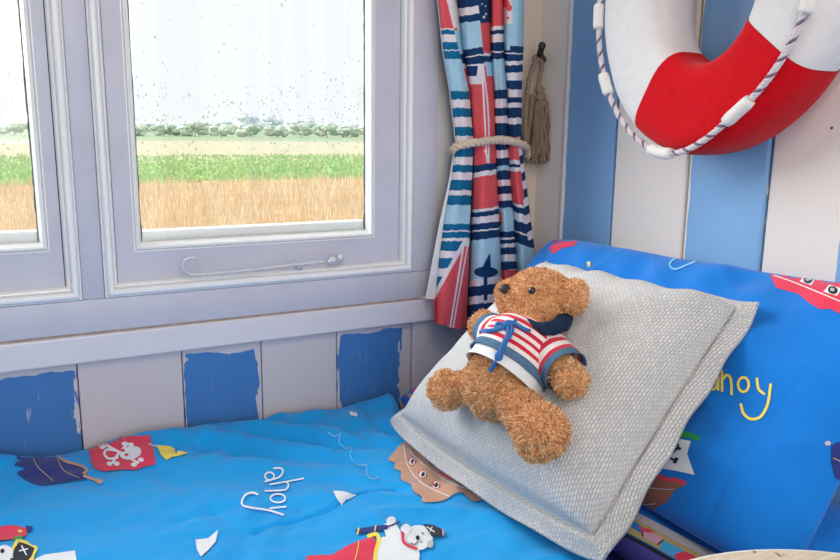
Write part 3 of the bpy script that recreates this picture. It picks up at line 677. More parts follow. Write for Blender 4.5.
Pl.poly([(831,446),(838,442),(870,442),(870,482),(842,481),(835,478),(831,463)], p_navy); Pl.ell(827.5, 443.5, 3.2, 2.4, p_grey, 1); Pl.line([(833,458),(850,466)], 0.8, p_olive, 1)
lp = mk('pillow', Pl.V, Pl.F, Pl.mats, None, True, Pl.fm)
tag(lp, 'large blue pillow with yellow ahoy print leaning against the boarded wall', 'pillow')

# ---------------------------------------------------------------- woven cushion
wv = bpy.data.materials.new('grey_basket_weave'); wv.use_nodes = True
n = wv.node_tree.nodes; L = wv.node_tree.links; p = n['Principled BSDF']; p.inputs['Roughness'].default_value = 0.9; p.inputs['Specular IOR Level'].default_value = 0.15; p.inputs['Sheen Weight'].default_value = 0.2
t = n.new('ShaderNodeTexCoord'); mp = n.new('ShaderNodeMapping'); mp.inputs['Scale'].default_value = (78, 78, 1); L.new(t.outputs['UV'], mp.inputs[0])
# small distortion
nz = n.new('ShaderNodeTexNoise'); nz.inputs['Scale'].default_value = 0.35; L.new(mp.outputs[0], nz.inputs['Vector'])
va = n.new('ShaderNodeVectorMath'); va.operation = 'MULTIPLY_ADD'; L.new(nz.outputs['Color'], va.inputs[0]); va.inputs[1].default_value = (0.6, 0.6, 0); L.new(mp.outputs[0], va.inputs[2])
br = n.new('ShaderNodeTexBrick'); L.new(va.outputs[0], br.inputs['Vector']); br.inputs['Scale'].default_value = 1.0; br.inputs['Brick Width'].default_value = 1.25; br.inputs['Row Height'].default_value = 0.72
br.inputs['Mortar Size'].default_value = 0.13; br.inputs['Mortar Smooth'].default_value = 0.9; br.inputs['Color1'].default_value = C3(242, 241, 238); br.inputs['Color2'].default_value = C3(224, 225, 226); br.inputs['Mortar'].default_value = C3(174, 185, 196); br.offset = 0.5
fn_ = n.new('ShaderNodeTexNoise'); fn_.inputs['Scale'].default_value = 3.0; fn_.inputs['Detail'].default_value = 4; L.new(mp.outputs[0], fn_.inputs['Vector'])
mx = n.new('ShaderNodeMix'); mx.data_type = 'RGBA'; mx.blend_type = 'MULTIPLY'; mx.inputs[0].default_value = 0.35; L.new(br.outputs['Color'], mx.inputs[6]); L.new(fn_.outputs['Fac'], mx.inputs[7]); 
L.new(mx.outputs[2], p.inputs['Base Color'])
inv = n.new('ShaderNodeMath'); inv.operation = 'SUBTRACT'; inv.inputs[0].default_value = 1.0; L.new(br.outputs['Fac'], inv.inputs[1])
b = n.new('ShaderNodeBump'); b.inputs['Strength'].default_value = 0.7; b.inputs['Distance'].default_value = 0.0016; L.new(inv.outputs[0], b.inputs['Height']); L.new(b.outputs[0], p.inputs['Normal'])
cA = CAM+ray(381, 420)*((hit(389, 424, 2, 0.565)-CAM).length/ray(389, 424).length); cD = hit(601, 566, 2, 0.556)
tC = 0.895; cC = CAM+ray(765, 294)*tC
tB = ((cC+cA-cD)-CAM).dot(Fw); cB = CAM+ray(545, 254)*tB
def cw(a, b):   # a,b in 0..1 : a along D->C / A->B (up the slope), b from A to D
    return (cA*(1-a)*(1-b)+cB*a*(1-b)+cD*(1-a)*b+cC*a*b)
nC = ((cD-cA).cross(cB-cA)).normalized()
if nC.z < 0: nC = -nC
def cush_pt(px, py, h):
    """point on the cushion's mean plane lifted by h"""
    o = (cA+cB+cC+cD)/4+nC*h; d = ray(px, py); return CAM+d*((o-CAM).dot(nC)/d.dot(nC))
FL = 0.058
def cushion_h(u, v):   # u,v in -1..1
    k = 1-2*FL; q = max(0, 1-abs(u/k)**2.6)*max(0, 1-abs(v/k)**2.6)
    return q
NN = 190; V = []; F = []; UV = []
for side in (1, -1):
    for j in range(NN+1):
        for i in range(NN+1):
            u = 2*i/NN-1; v = 2*j/NN-1
            # concave sides
            cq = 1-0.035*(abs(u*v))**5; uu = u*(1-(0.075 if u > 0 else -0.05)*(1-v*v))*cq; vv = v*(1-(0.035 if v > 0 else 0.09)*(1-u*u))*cq; P = cw((uu+1)/2, (vv+1)/2); q = cushion_h(u, v)
            r_ = math.hypot(u, v)
            h = side*0.0025+(0.080 if side == 1 else -0.030)*q**0.46
            h -= 0.012*sstep(0.0, 1.0, (max(abs(u), abs(v))-(1-2*FL))/(2*FL))
            # seam groove
            e = max(abs(u), abs(v)); k = 1-2*FL
            if side == 1: h -= 0.008*math.exp(-((e-k)/0.014)**2)
            # wavy flange
            if e > k: h += 0.0035*((e-k)/(1-k))*(math.sin(u*13+1)*(abs(v) > abs(u))+math.sin(v*11+2)*(abs(u) >= abs(v)))*(1-0.0*side)
            h += 0.006*noise.noise(Vector((u*2.3, v*2.3, 5)))*q**0.3+0.0025*noise.noise(Vector((u*7, v*7, 1)))*(q**0.3)
            h += (side == 1)*0.012*math.sin(9*(u-v)+0.6)*math.exp(-((u-0.85)**2+(v-0.85)**2)*6)*q**0.25
            h += (side == 1)*0.005*math.sin(17*v+3*u)*math.exp(-((u-0.85)/0.16)**2)*q**0.25
            P = P+nC*h; P.z = max(P.z, 0.5335)
            V.append(P); UV.append(((u+1)/2+side*0.0, (v+1)/2))
n1 = (NN+1)**2
for s_ in (0, 1):   # weave follows the real length of cloth
    A = np.array([tuple(v) for v in V[s_*n1:(s_+1)*n1]]).reshape(NN+1, NN+1, 3)
    du = np.concatenate([np.zeros((NN+1, 1)), np.cumsum(np.linalg.norm(np.diff(A, axis=1), axis=2), axis=1)], axis=1)
    dv = np.concatenate([np.zeros((1, NN+1)), np.cumsum(np.linalg.norm(np.diff(A, axis=0), axis=2), axis=0)], axis=0)
    du -= du[:, NN//2:NN//2+1]; dv -= dv[NN//2:NN//2+1, :]
    for k_ in range(n1): j_, i_ = divmod(k_, NN+1); UV[s_*n1+k_] = (0.5+du[j_, i_]/0.40, 0.5+dv[j_, i_]/0.40)
for s_ in (0, 1):
    for j in range(NN):
        for i in range(NN):
            q = [s_*n1+j*(NN+1)+i, s_*n1+j*(NN+1)+i+1, s_*n1+(j+1)*(NN+1)+i+1, s_*n1+(j+1)*(NN+1)+i]; F.append(q[::-1] if s_ == 0 else q)
# rim
def idx(s_, i, j): return s_*n1+j*(NN+1)+i
per = [(i, 0) for i in range(NN)]+[(NN, j) for j in range(NN)]+[(i, NN) for i in range(NN, 0, -1)]+[(0, j) for j in range(NN, 0, -1)]
for k in range(len(per)):
    a, b_ = per[k], per[(k+1) % len(per)]; F.append((idx(0, *a), idx(0, *b_), idx(1, *b_), idx(1, *a)))
cu_ = mk('cushion', V, F, wv, None, True, None, UV)
tag(cu_, 'pale grey woven square cushion with wide flanged edge, under the teddy bear', 'cushion')
CB = BVHTree.FromPolygons([tuple(v) for v in V], F)

# ---------------------------------------------------------------- teddy bear
fur = mat('curly_brown_fur', C3(226, 168, 116), 0.9, 0.15, 120, col2=C3(210, 150, 98), spec=0.15, sheen=0.3)
fur_l = mat('fur_light_tips', C3(248, 208, 160), 0.85, 0.1, 90, spec=0.2, sheen=0.3)
fur_d = mat('fur_dark', C3(200, 138, 88), 0.9, 0.1, 90, spec=0.1)
def cb(px, py, h=0.0):
    """point above the cushion surface seen at this spot: surface height + h toward the viewer's side"""
    d = ray(px, py).normalized(); loc, nor, _, _ = CB.ray_cast(CAM, d)
    base = (loc-(cA+cB+cC+cD)/4).dot(nC) if loc is not None else 0.03
    return cush_pt(px, py, min(0.06, base)+h)
B = {}
B['hip'] = cush_pt(497, 386, 0.085); B['belly'] = cush_pt(507, 368, 0.098); B['chest'] = cush_pt(522, 347, 0.102); B['neck'] = cush_pt(536, 326, 0.104)
B['head'] = cush_pt(540, 302, 0.112); B['snout'] = cush_pt(514, 296, 0.128); B['nose'] = cush_pt(504, 288.5, 0.136)
B['shL'] = cush_pt(503, 338, 0.104); B['handL'] = cush_pt(484, 327, 0.088); B['shR'] = cush_pt(545, 348, 0.100); B['elR'] = cush_pt(560, 364, 0.094); B['handR'] = cush_pt(571, 381, 0.088)
B['hpL'] = cush_pt(487, 387, 0.086); B['footL'] = cush_pt(447, 389, 0.082); B['hpR'] = cush_pt(512, 397, 0.086); B['footR'] = cush_pt(539, 436, 0.088)
bear = empty('teddy_bear', B['hip']-nC*0.03)
tag(bear, 'brown curly teddy bear in red and white striped jumper, sitting on the grey cushion', 'teddy bear')
K = 1.0/FPX*0.98          # metres per px at the bear
vdir = (B['belly']-CAM).normalized()
def capsule(m, a, b, ra, rb, k=7):
    for i in range(k): 
        t = i/(k-1); r = ra+(rb-ra)*t; m.ell(a.lerp(b, t), (r, r, r), n=20)
def frame_rot(fwd, up):
    f_ = fwd.normalized(); s_ = f_.cross(up).normalized(); u_ = s_.cross(f_); return Matrix((f_, s_, u_)).transposed()
px_ = lambda k: k*0.98/FPX
hx_dir = (cush_pt(575, 302, 0.11)-cush_pt(500, 300, 0.11)).normalized()
m = MB()
Rh = frame_rot(B['snout']-B['head'], nC)
m.ell(B['head'], (px_(35), px_(34), px_(31)), Rh)
m.ell(cush_pt(530, 303, 0.112), (px_(32), px_(28), px_(28)), Rh)
m.ell(B['snout'], (px_(18), px_(17), px_(15)), Rh); m.ell(cush_pt(517, 304, 0.12), (px_(18), px_(17), px_(14)), Rh); m.ell(cush_pt(507, 291, 0.128), (px_(10), px_(10), px_(9)), Rh)
# ears
e1 = cush_pt(572, 297, 0.118); Re = frame_rot((e1-B['head']), vdir*-1+nC*0.2)
m.ell(e1, (px_(17), px_(17), px_(9)), Re); 
e2 = cush_pt(553, 285, 0.088); m.ell(e2, (px_(15), px_(9), px_(14)), Re)
# torso
capsule(m, B['hip'], B['belly'], px_(32), px_(32), 6); capsule(m, B['belly'], B['chest'], px_(32), px_(29), 6); capsule(m, B['chest'], B['neck'], px_(30), px_(22), 4)
capsule(m, B['shL'], B['handL'], px_(15), px_(15)); capsule(m, B['shR'], B['handR'], px_(16), px_(13), 8); m.ell(B['handR'], (px_(15), px_(14), px_(14)))
m.ell(cush_pt(484, 325, 0.088), (px_(14), px_(14), px_(14)))
capsule(m, B['hpL'], cush_pt(455, 389, 0.082), px_(18), px_(14), 7); m.ell(cush_pt(447, 390, 0.084), (px_(18), px_(18), px_(19)))
capsule(m, B['hpR'], cush_pt(533, 425, 0.086), px_(20), px_(17), 8); m.ell(cush_pt(541, 432, 0.088), (px_(23), px_(23), px_(23))); m.ell(cush_pt(537, 440, 0.082), (px_(18), px_(18), px_(18)))
tmp = m.build('tmp_body', fur)
rm = tmp.modifiers.new('r', 'REMESH'); rm.mode = 'VOXEL'; rm.voxel_size = 0.0024
smm = tmp.modifiers.new('s', 'SMOOTH'); smm.factor = 0.6; smm.iterations = 9
dg = bpy.context.evaluated_depsgraph_get(); me = bpy.data.meshes.new_from_object(tmp.evaluated_get(dg)); bpy.data.objects.remove(tmp)
bv = [v.co.copy() for v in me.vertices]; bf = [tuple(p.vertices) for p in me.polygons]
BB = BVHTree.FromPolygons([tuple(v) for v in bv], bf)
# --- clothing first (so that fur keeps out from under it)
knit_r = mat('red_knit', C3(206, 36, 62), 0.9, 0.12, 200, 0.5, 500, sheen=0.3, spec=0.1); knit_w = mat('white_knit', C3(236, 228, 226), 0.9, 0.05, 200, 0.5, 500, sheen=0.3, spec=0.1)
denim = mat('blue_grey_denim', C3(84, 116, 146), 0.85, 0.15, 300, 0.4, 600, spec=0.1); dark_denim = mat('dark_navy_denim', C3(32, 50, 74), 0.85, 0.2, 300, 0.4, 600, spec=0.1); shirt_w = mat('white_vest_cotton', C3(226, 230, 234), 0.9, 0.04, 100, 0.3, 400)
string_m = mat('blue_cord', C3(52, 108, 176), 0.8, 0.12, 300, 0.4, 600)
def loft(path, rads, N=48, wob=0.02, seed=0, flat=(1, 1)):
    """rings along a path; returns list of rings"""
    R_ = []; up = None; n_ = len(path)
    for i, p_ in enumerate(path):
        t = (path[min(i+1, n_-1)]-path[max(i-1, 0)]).normalized()
        if up is None: up = nC
        a = (up-t*up.dot(t)).normalized(); b_ = t.cross(a)
        R_.append([p_+rads[i]*(1+wob*noise.noise(Vector((math.cos(2*math.pi*k/N)*2, math.sin(2*math.pi*k/N)*2, i*0.12+seed))))*(flat[0]*math.cos(2*math.pi*k/N)*a+flat[1]*math.sin(2*math.pi*k/N)*b_) for k in range(N)])
    return R_
def loft_mesh(name, rings, mats, matfn, parent, cap=(False, False)):
    N = len(rings[0]); V = [v for r in rings for v in r]; F = []; fm = []
    for i in range(len(rings)-1):
        for k in range(N): F.append((i*N+k, i*N+(k+1) % N, (i+1)*N+(k+1) % N, (i+1)*N+k)); fm.append(matfn(i, k, N))
    if cap[0]: F.append(tuple(range(N))[::-1]); fm.append(fm[0])
    if cap[1]: F.append(tuple((len(rings)-1)*N+k for k in range(N))); fm.append(fm[-1])
    return mk(name, V, F, mats, parent, True, fm)
# torso jumper: from hem (above hips) to neck
tax0 = cush_pt(507, 370, 0.098); tax1 = cush_pt(536, 329, 0.104)
n_r = 64; path = [tax0.lerp(tax1, i/(n_r-1)) for i in range(n_r)]
def trad(t): return px_(42-6.0*t-15*max(0, (t-0.72)/0.28)**1.7)
jr = loft(path, [trad(i/(n_r-1)) for i in range(n_r)], 64, 0.05, 3)
def jm(i, k, N):
    t = i/(n_r-1)
    if t < 0.15: return 2
    q = (t-0.15)/0.85*11; return 0 if int(q) % 2 == 0 else 1
jum = loft_mesh('striped_jumper', jr, [knit_w, knit_r, denim], jm, bear)
tag(jum, 'red and white striped jumper')
so = jum.modifiers.new('thick', 'SOLIDIFY'); so.thickness = 0.0015
# white vest beneath the hem
v0 = tax0-(tax1-tax0).normalized()*0.013; vr = loft([v0.lerp(tax0+(tax1-tax0).normalized()*0.004, i/11) for i in range(12)], [px_(39.8-0.5*i/11) for i in range(12)], 64, 0.05, 5)
vest = loft_mesh('vest', vr, [shirt_w], lambda i, k, N: 0, bear); vest['label'] = 'white vest hem'
# sleeves
def sleeve(name, a, b, r0, r1, n_=40, cuff=0.16, phase=0, nst=7):
    pa = [a.lerp(b, i/(n_-1)) for i in range(n_)]
    rr = [r0+(r1-r0)*(i/(n_-1)) for i in range(n_)]; rr[0] *= 0.8; 
    R_ = loft(pa, rr, 48, 0.06, phase)
    def f(i, k, N):
        t = i/(n_-1)
        if t > 1-cuff: return 2
        return 0 if int(t/(1-cuff)*nst+phase) % 2 == 0 else 1
    s_ = loft_mesh(name, R_, [knit_w, knit_r, denim], f, jum, (True, False)); q = s_.modifiers.new('thick', 'SOLIDIFY'); q.thickness = 0.0015; return s_
sleeve('sleeve', cush_pt(538, 344, 0.098), cush_pt(566, 372, 0.091), px_(22), px_(22), phase=1)
sleeve('sleeve', cush_pt(510, 341, 0.102), cush_pt(489, 331, 0.092), px_(18), px_(19), phase=0, cuff=0.25)
# dark hood/scarf behind the neck
P = [cush_pt(x, y, h) for x, y, h in ((512, 321, 0.128), (524, 325, 0.136), (537, 328, 0.134), (550, 328, 0.126), (560, 325, 0.112), (566, 318, 0.095), (564, 312, 0.08))]
Q = resample(P, 40); hood = MB(); hood.tube(Q, [px_(2.2+8.5*math.sin(math.pi*min(1, (i/39)*1.02))**0.8*(0.2+0.8*i/39)) for i in range(40)], 16)
for i, v in enumerate(hood.v): hood.v[i] = v+Vector((1, 1, 1))*0.0035*noise.noise(v*70)+Vector((0, 0, 1))*0.0015*noise.noise(v*190)
ho = hood.build('hood', dark_denim, jum); ho['label'] = 'dark navy hood collar'
# drawstring bow
ds = MB()
def cp(x, y, h): return cush_pt(x, y, h)
def on_j(x, y, up=0.0015):
    d = ray(x, y).normalized(); best = None
    for tree in (JB, VB, BB):
        loc, nor, _, _ = tree.ray_cast(CAM, d)
        if loc is not None and (best is None or (loc-CAM).length < (best-CAM).length): best = loc
    return (best if best is not None else cush_pt(x, y, 0.13))-d*up
JB = BVHTree.FromPolygons([tuple(v.co) for v in jum.data.vertices], [tuple(p_.vertices) for p_ in jum.data.polygons]); VB = BVHTree.FromPolygons([tuple(v.co) for v in vest.data.vertices], [tuple(p_.vertices) for p_ in vest.data.polygons])
ds.rope([on_j(x, y, 0.003) for x, y in ((507, 324), (502, 328), (495, 330), (487, 331), (481, 332))], 0.0031, 0.010)
ds.rope([on_j(x, y, 0.003) for x, y in ((507, 325), (498, 323), (497, 327), (508, 326), (516, 320))], 0.0024, 0.010)
ds.rope([on_j(x, y, 0.003) for x, y in ((508, 325), (508, 335), (503, 345), (498, 356), (492, 369))], 0.0034, 0.010)
ds.rope([on_j(x, y, 0.004) for x, y in ((511, 323), (512, 331), (506, 342), (502, 352), (498, 358))], 0.0027, 0.010)
ds.rope([on_j(x, y, 0.003) for x, y in ((509, 322), (516, 324), (522, 328), (530, 331))], 0.0027, 0.010)
ds.ell(on_j(508, 324, 0.004), (0.006, 0.005, 0.005)); ds.ell(on_j(499, 356, 0.004), (0.005, 0.005, 0.006)); ds.rope([on_j(x, y, 0.003) for x, y in ((499, 356), (496, 362), (490, 371))], 0.0034, 0.01)
dso = ds.build('drawstring', string_m, jum); dso['label'] = 'blue cord drawstring bow'
# --- fur blades in the body's own mesh
cov = [JB]+[BVHTree.FromPolygons([tuple(v.co) for v in o.data.vertices], [tuple(p_.vertices) for p_ in o.data.polygons]) for o in jum.children if o.name.startswith('sleeve')]+[BVHTree.FromPolygons([tuple(v.co) for v in vest.data.vertices], [tuple(p_.vertices) for p_ in vest.data.polygons])]
AX = (tax1-tax0).normalized()
def under(pt, nor):
    for tr3 in cov:
        loc, n2_, _, dist = tr3.ray_cast(pt-nor*0.001, nor, 0.02)
        if loc is not None: return True
    return False
tri = []; areas = []
for f in bf:
    a, b_, c = bv[f[0]], bv[f[1]], bv[f[2]]; tri.append((f[0], f[1], f[2])); areas.append(((b_-a).cross(c-a)).length)
    if len(f) == 4: d = bv[f[3]]; tri.append((f[0], f[2], f[3])); areas.append(((c-a).cross(d-a)).length)
ar = np.array(areas); ar /= ar.sum(); NF = 52000; pick = rng.choice(len(tri), NF, p=ar)
V = list(bv); F = list(bf); fm = [0]*len(bf)
for ti in pick:
    a, b_, c = [bv[i] for i in tri[ti]]; u, v = rng.random(2)
    if u+v > 1: u, v = 1-u, 1-v
    P = a+(b_-a)*u+(c-a)*v; nn_ = (b_-a).cross(c-a).normalized()
    if nn_.dot(P-CAM) > 0.02 * 1 and nn_.dot((P-CAM).normalized()) > 0.45: continue
    if under(P, nn_): continue
    hd = (P-B['head']).length < 0.055
    ln = (0.0048 if hd else 0.0065)*rng.uniform(0.6, 1.25)
    cl = Vector((noise.noise(P*90), noise.noise(P*90+Vector((9, 0, 0))), noise.noise(P*90+Vector((0, 9, 0)))))
    d1 = (nn_*0.9+Vector(rng.normal(0, 0.38, 3))+cl*1.1).normalized(); d2 = (d1*0.5+Vector(rng.normal(0, 0.6, 3))+cl*1.2-nn_*0.15).normalized()
    sd = d1.cross(Vector(rng.normal(0, 1, 3))).normalized()*0.00048*rng.uniform(0.7, 1.3)
    p1 = P+d1*ln*0.55; p2 = p1+d2*ln*0.5; b0 = len(V)
    V += [P-sd, P+sd, p1+sd, p1-sd, p2]; F += [(b0, b0+1, b0+2, b0+3), (b0+3, b0+2, b0+4)]; k = int(rng.choice([0, 1, 1, 2])); fm += [k, k]
body = mk('body', V, F, [fur, fur_l, fur_d], bear, True, fm)
# face
nose_m = mat('dark_brown_nose', C3(58, 42, 44), 0.5, 0.1, 100, 0.4, 400); eye_m = mat('shiny_black_eye', C3(14, 12, 12), 0.08, 0.05, spec=0.8); eye_b = mat('amber_eye_ring', C3(92, 56, 30), 0.2, 0.1, spec=0.6)
def surf(tree, x, y, up):
    d = ray(x, y).normalized(); loc, nor, _, _ = tree.ray_cast(CAM, d); return (loc-d*up if loc is not None else cush_pt(x, y, 0.13)), nor
q, _ = surf(BB, 505.5, 289, 0.003); m = MB(); m.ell(q, (px_(6.0), px_(5.5), px_(4.6)), Rh); m.build('nose', nose_m, bear)
q, _ = surf(BB, 532, 290.5, 0.0035); dv = q-B['head']; q2 = B['head']+dv-2*dv.dot(nC)*nC
out = (q2-B['head']).normalized(); loc, _, _, _ = BB.ray_cast(B['head']+out*0.12, -out)
for q, d in ((q, ray(532, 291).normalized()), ((loc+out*0.002) if loc is not None else q2, -out)):
    m = MB(); m.ell(q, (px_(3.3),)*3, n=16); o = m.build('eye', eye_m, bear)
    m = MB(); m.tube([q+d*0.0012, q+d*0.004], [px_(3.5), px_(3.7)], 16); m.build('eye_ring', eye_b, o)

# ---------------------------------------------------------------- curtain
rows = [-240, 0, 50, 90, 142, 180, 220, 260, 300, 345]
bl = {'b0': [428, 438, 443, 450, 456, 451, 444, 439, 435, 433], 'b1': [440, 457, 463, 470, 474, 473, 471.5, 470, 468.5, 467], 'b2': [484, 490, 491, 494, 495.5, 497, 499.5, 501, 502, 503],
      'b3': [498, 503, 504, 507, 508, 510, 514, 516, 519, 521], 'b4': [530, 524, 523.5, 522, 521.5, 526, 531, 536, 540, 543], 'lin': [427, 437, 442, 449, 455, 449, 440, 432.5, 425, 420], 'ab': [430, 446.5, 459, 469, 473.5, 472, 470, 469, 467.5, 466]}
def bnd(k, y): return float(np.interp(y, rows, bl[k]))
cN, cT, cW, cL, cR, cK, cX = range(7)
cm = [mat('curtain_navy', C3(10, 56, 104), 0.85, 0.08, 60, 0.3, 700), mat('curtain_teal', C3(0, 104, 150), 0.85, 0.08, 60, 0.3, 700), mat('curtain_white', C3(232, 226, 232), 0.85, 0.03, 60, 0.3, 700), mat('curtain_pale_blue', C3(168, 212, 234), 0.85, 0.05, 60, 0.3, 700),
      mat('curtain_coral', C3(226, 88, 96), 0.85, 0.06, 60, 0.3, 700), mat('curtain_lining', C3(228, 230, 234), 0.85, 0.03, 60), mat('curtain_midnight', C3(20, 36, 74), 0.85, 0.08, 60)]
def bands(y, tbl, default):
    for a, b_, c in tbl:
        if a <= y < b_: return c
    return default
def cyc(y, a0, wd, c1, c2): return c1 if int(math.floor((y-a0)/wd)) % 2 == 0 else c2
TA = [(-300,-190,cL),(-190,-165,cT),(-165,-150,cW),(-150,-135,cT),(-135,-90,cL),(-90,28,cR),(28,29.5,cW),(29.5,34,cT),(34,42,cW),(42,50,cT),(50,51,cW),(51,59,cT),(59,91,cL),(91,99.5,cT),(99.5,108,cW),(108,117,cT),(117,127,cW),(127,136,cT),(136,146,cW),(146,157,cT),(157,165,cW),(165,172.5,cT),(172.5,180,cW),(180,190,cT),(190,195,cW),(195,205,cT),(205,224,cL),(224,230.5,cT),(230.5,232,cW),(232,238,cT),(238,241,cW),(241,251,cT),(251,258,cW),(258,268,cT),(268,276,cW),(276,286,cT)]
TB_ = [(-300,-60,cL),(-60,30,cW),(30,54,cL),(54,64,cN),(64,69,cW),(69,100,cR)]
TC = [(-300,-120,cL),(-120,-90,cN),(-90,-75,cW),(-75,-50,cN),(-50,-20,cR),(-20,5,cN),(5,13,cW),(13,20,cN),(20,47,cL),(47,54,cN),(54,55.2,cW),(55.2,63,cN),(63,67,cW),(67,76,cN),(76,84,cW),(84,164,cR),(164,171,cN),(171,176,cW),(176,208,cR),(208,211,cW),(211,216,cN),(216,223,cW),(223,229.5,cN),(229.5,231,cW),(231,239,cN),(239,278,cL),(278,285,cW),(285,295,cN),(295,303,cW),(303,315,cN),(315,322,cW),(322,332,cN)]
TD = [(-300,-100,cR),(-100,23,cN),(23,53,cR),(53,56,cW),(56,62,cN),(62,80,cL)]
TE = [(-300,-120,cN),(-120,-60,cL),(-60,26,cR),(26,30,cW),(30,34,cN),(34,42,cW),(42,51,cN),(51,52.5,cW),(52.5,59,cN),(59,90,cL),(90,99,cN),(99,108,cW),(108,116,cN),(116,123,cW),(123,136,cN),(136,144,cW),(144,150,cN),(150,158,cW),(158,166,cN),(166,171,cL),(171,180,cN),(180,186,cW),(186,194,cN),(194,201,cW),(201,208,cN),(208,232,cL),(232,238,cN),(238,240,cW),(240,244,cN),(244,248,cW),(248,255,cN),(255,262,cW),(262,270,cN)]
TG = [(-300,-150,cN),(-150,-100,cW),(-100,46,cL),(46,53,cN),(53,54.3,cW),(54.3,61,cN),(61,65,cW),(65,72.5,cN),(72.5,80.5,cW),(80.5,89,cN),(89,97,cW),(97,103,cN),(103,108,cW),(108,118,cN),(118,124,cW),(124,137,cN),(137,160,cR),(160,164,cW),(164,167,cN),(167,171,cW),(171,203,cR),(203,206,cW),(206,212,cN),(212,220,cW),(220,230,cN),(230,232,cW),(232,242,cN),(242,400,cL)]
def fl(x, y, pts, r): return any((x-a)**2+(y-b_)**2 < (r*c_)**2 for a, b_, c_ in pts)
def curtain_col(seg, s_, x, y):
    wob = 1.1*noise.noise(Vector((x*0.25, y*0.05, seg)))
    yy = y+wob
    if seg == -1: return cK
    if seg == 0:
        if x > bnd('ab', y):
            if y < 100:
                if y < 30 and fl(x, y, [(449, 18, 1.2), (452, 26, 1.1), (447.5, 6, 1), (456, 29, 1.3)], 1.2): return cR
                return bands(yy, TB_, cX)
            return cX
        if y > 238:
            # coral sail with white edge
            xe = 463-(y-243)*0.56; 
            if x > xe+3 and y > 246:
                f1 = 464-(y-243)*0.165
                if abs(x-f1) < 0.9 or abs(x-(f1+4-(y-243)*0.012)) < 0.7: return cW
                return cR
            if x > xe-1.5: return cW
            return bands(yy, TA, cW)
        return bands(yy, TA, cW)
    if seg == 1:
        cd_ = float(np.interp(y, [-240, 0, 50, 76], [474, 478, 483, 487]))
        if x > cd_ and y < 76:
            if y < 23 and fl(x, y, [(484, 17, 1), (486, 14, 0.7), (485.5, 6, 0.6), (482, 4, 0.5)], 1.4): return cW
            return bands(yy, TD, cR)
        if 66 < y < 163:
            # white rigging fanning in a coral sail
            t_ = (y-66)/97; c0 = 483+t_*5
            if abs(x-(c0-1)) < 1.0-0.4*t_ or abs(x-(c0+2.8*math.sin(t_*3))) < 0.9: return cW
            if y < 100 and x < 478-(y-66)*0.15: return cN if y < 76 else (cR if y > 84 else cW)
            if y > 150 and abs(x-485-(y-150)*0.3) < 1: return cW
            if y < 84: return cW if (x-c0) < -2 else cR
            return cR
        sl = yy+(x-485)*0.12
        if 239 <= y < 300:
            if 254 <= y < 268 and abs(x-486.5+(y-268)*0.22) < (y-252)*0.28: return cN
            if ((x-486)/12.0)**2+((y-272)/5.5)**2 < 1: return cN
            if abs(x-485.5) < 1.8 and y > 268: return cN
        return bands(sl, TC, cR)
    if seg == 2: 
        if y > 270 : return cR
        if x < 503.5-(y-205)*0.0 and 212 < y < 225 and x < bnd('b2', y)+2.5: return cR
        return bands(yy+(x-500)*0.06, TE, cW)
    if seg == 3:
        if y < 24 and x < 512.5: return cR if fl(x, y, [(506, 4, 3), (509, 8, 2.4), (508, 18, 1.1), (505, 0, 2.5)], 1.3) else cW
        if 24 <= y < 50 and x < 510 : return cL
        if y < 137: return bands(yy, TG, cN)
        if x > bnd('b4', y)-4+(-1.5 if y > 200 else 0) and y < 240: return cyc(y+x*0.6, 0, 9, cN, cW)
        return bands(yy-(x-515)*0.35*(y > 195), TG, cW)
    return cW
SEG = [(-1, 'lin', 'b0', 14, 0.2), (0, 'b0', 'b1', 100, 1.0), (1, 'b1', 'b2', 110, 1.25), (2, 'b2', 'b3', 56, 0.9), (3, 'b3', 'b4', 80, 1.0)]
ysr = np.concatenate([np.linspace(-240, 0, 60, endpoint=False), np.linspace(0, 345, 640)])
V = []; F = []; fm = []; cols = []
for sg, a, b_, nn_, dp in SEG:
    for i in range(nn_): cols.append((sg, a, b_, i/nn_, dp))
cols.append((3, 'b3', 'b4', 1.0, 0.95)); nc = len(cols)
def bottom(x): return float(np.interp(x, [420, 434.5, 435, 452, 467, 468, 500, 520, 545], [297, 299, 322, 327.5, 329, 333, 334, 336, 330]))
for y in ysr:
    amp = float(np.interp(y, [-240, 0, 60, 120, 142, 170, 230, 345], [0.036, 0.032, 0.028, 0.020, 0.018, 0.020, 0.028, 0.036]))
    for sg, a, b_, s_, dp in cols:
        xa, xb = bnd(a, y), bnd(b_, y); x = xa+(xb-xa)*s_
        if sg == -1: dep = -0.012-0.004*s_; dep = 0.0+amp*0.1-0.022+0.0
        else:
            dep = -0.030-amp*dp*(abs(math.sin(math.pi*s_))**0.55)-0.10*amp*math.sin(s_*9+y*0.02)
        if sg == -1: dep = -0.028-0.10*amp*s_
        dep += 0.003*noise.noise(Vector((x*0.07, y*0.02, 3)))
        yb_ = min(y, bottom(x)) if y > 280 else y
        V.append(hit(x, yb_, 1, dep))
for j in range(len(ysr)-1):
    for i in range(nc-1):
        sg, a, b_, s_, _ = cols[i]; y = (ysr[j]+ysr[j+1])/2; xa, xb = bnd(a, y), bnd(b_, y); x = xa+(xb-xa)*(s_+0.004)
        q = (j*nc+i, j*nc+i+1, (j+1)*nc+i+1, (j+1)*nc+i)
        if (V[q[0]]-V[q[3]]).length < 1e-7: continue
        F.append(q[::-1]); fm.append(curtain_col(sg, s_, x, y))
cu2 = mk('curtain', V, F, cm, None, True, fm); q = cu2.modifiers.new('thick', 'SOLIDIFY'); q.thickness = 0.0012
tag(cu2, 'blue, white and coral nautical print curtain gathered by a rope beside the window', 'curtain')
ct = V[nc//2]
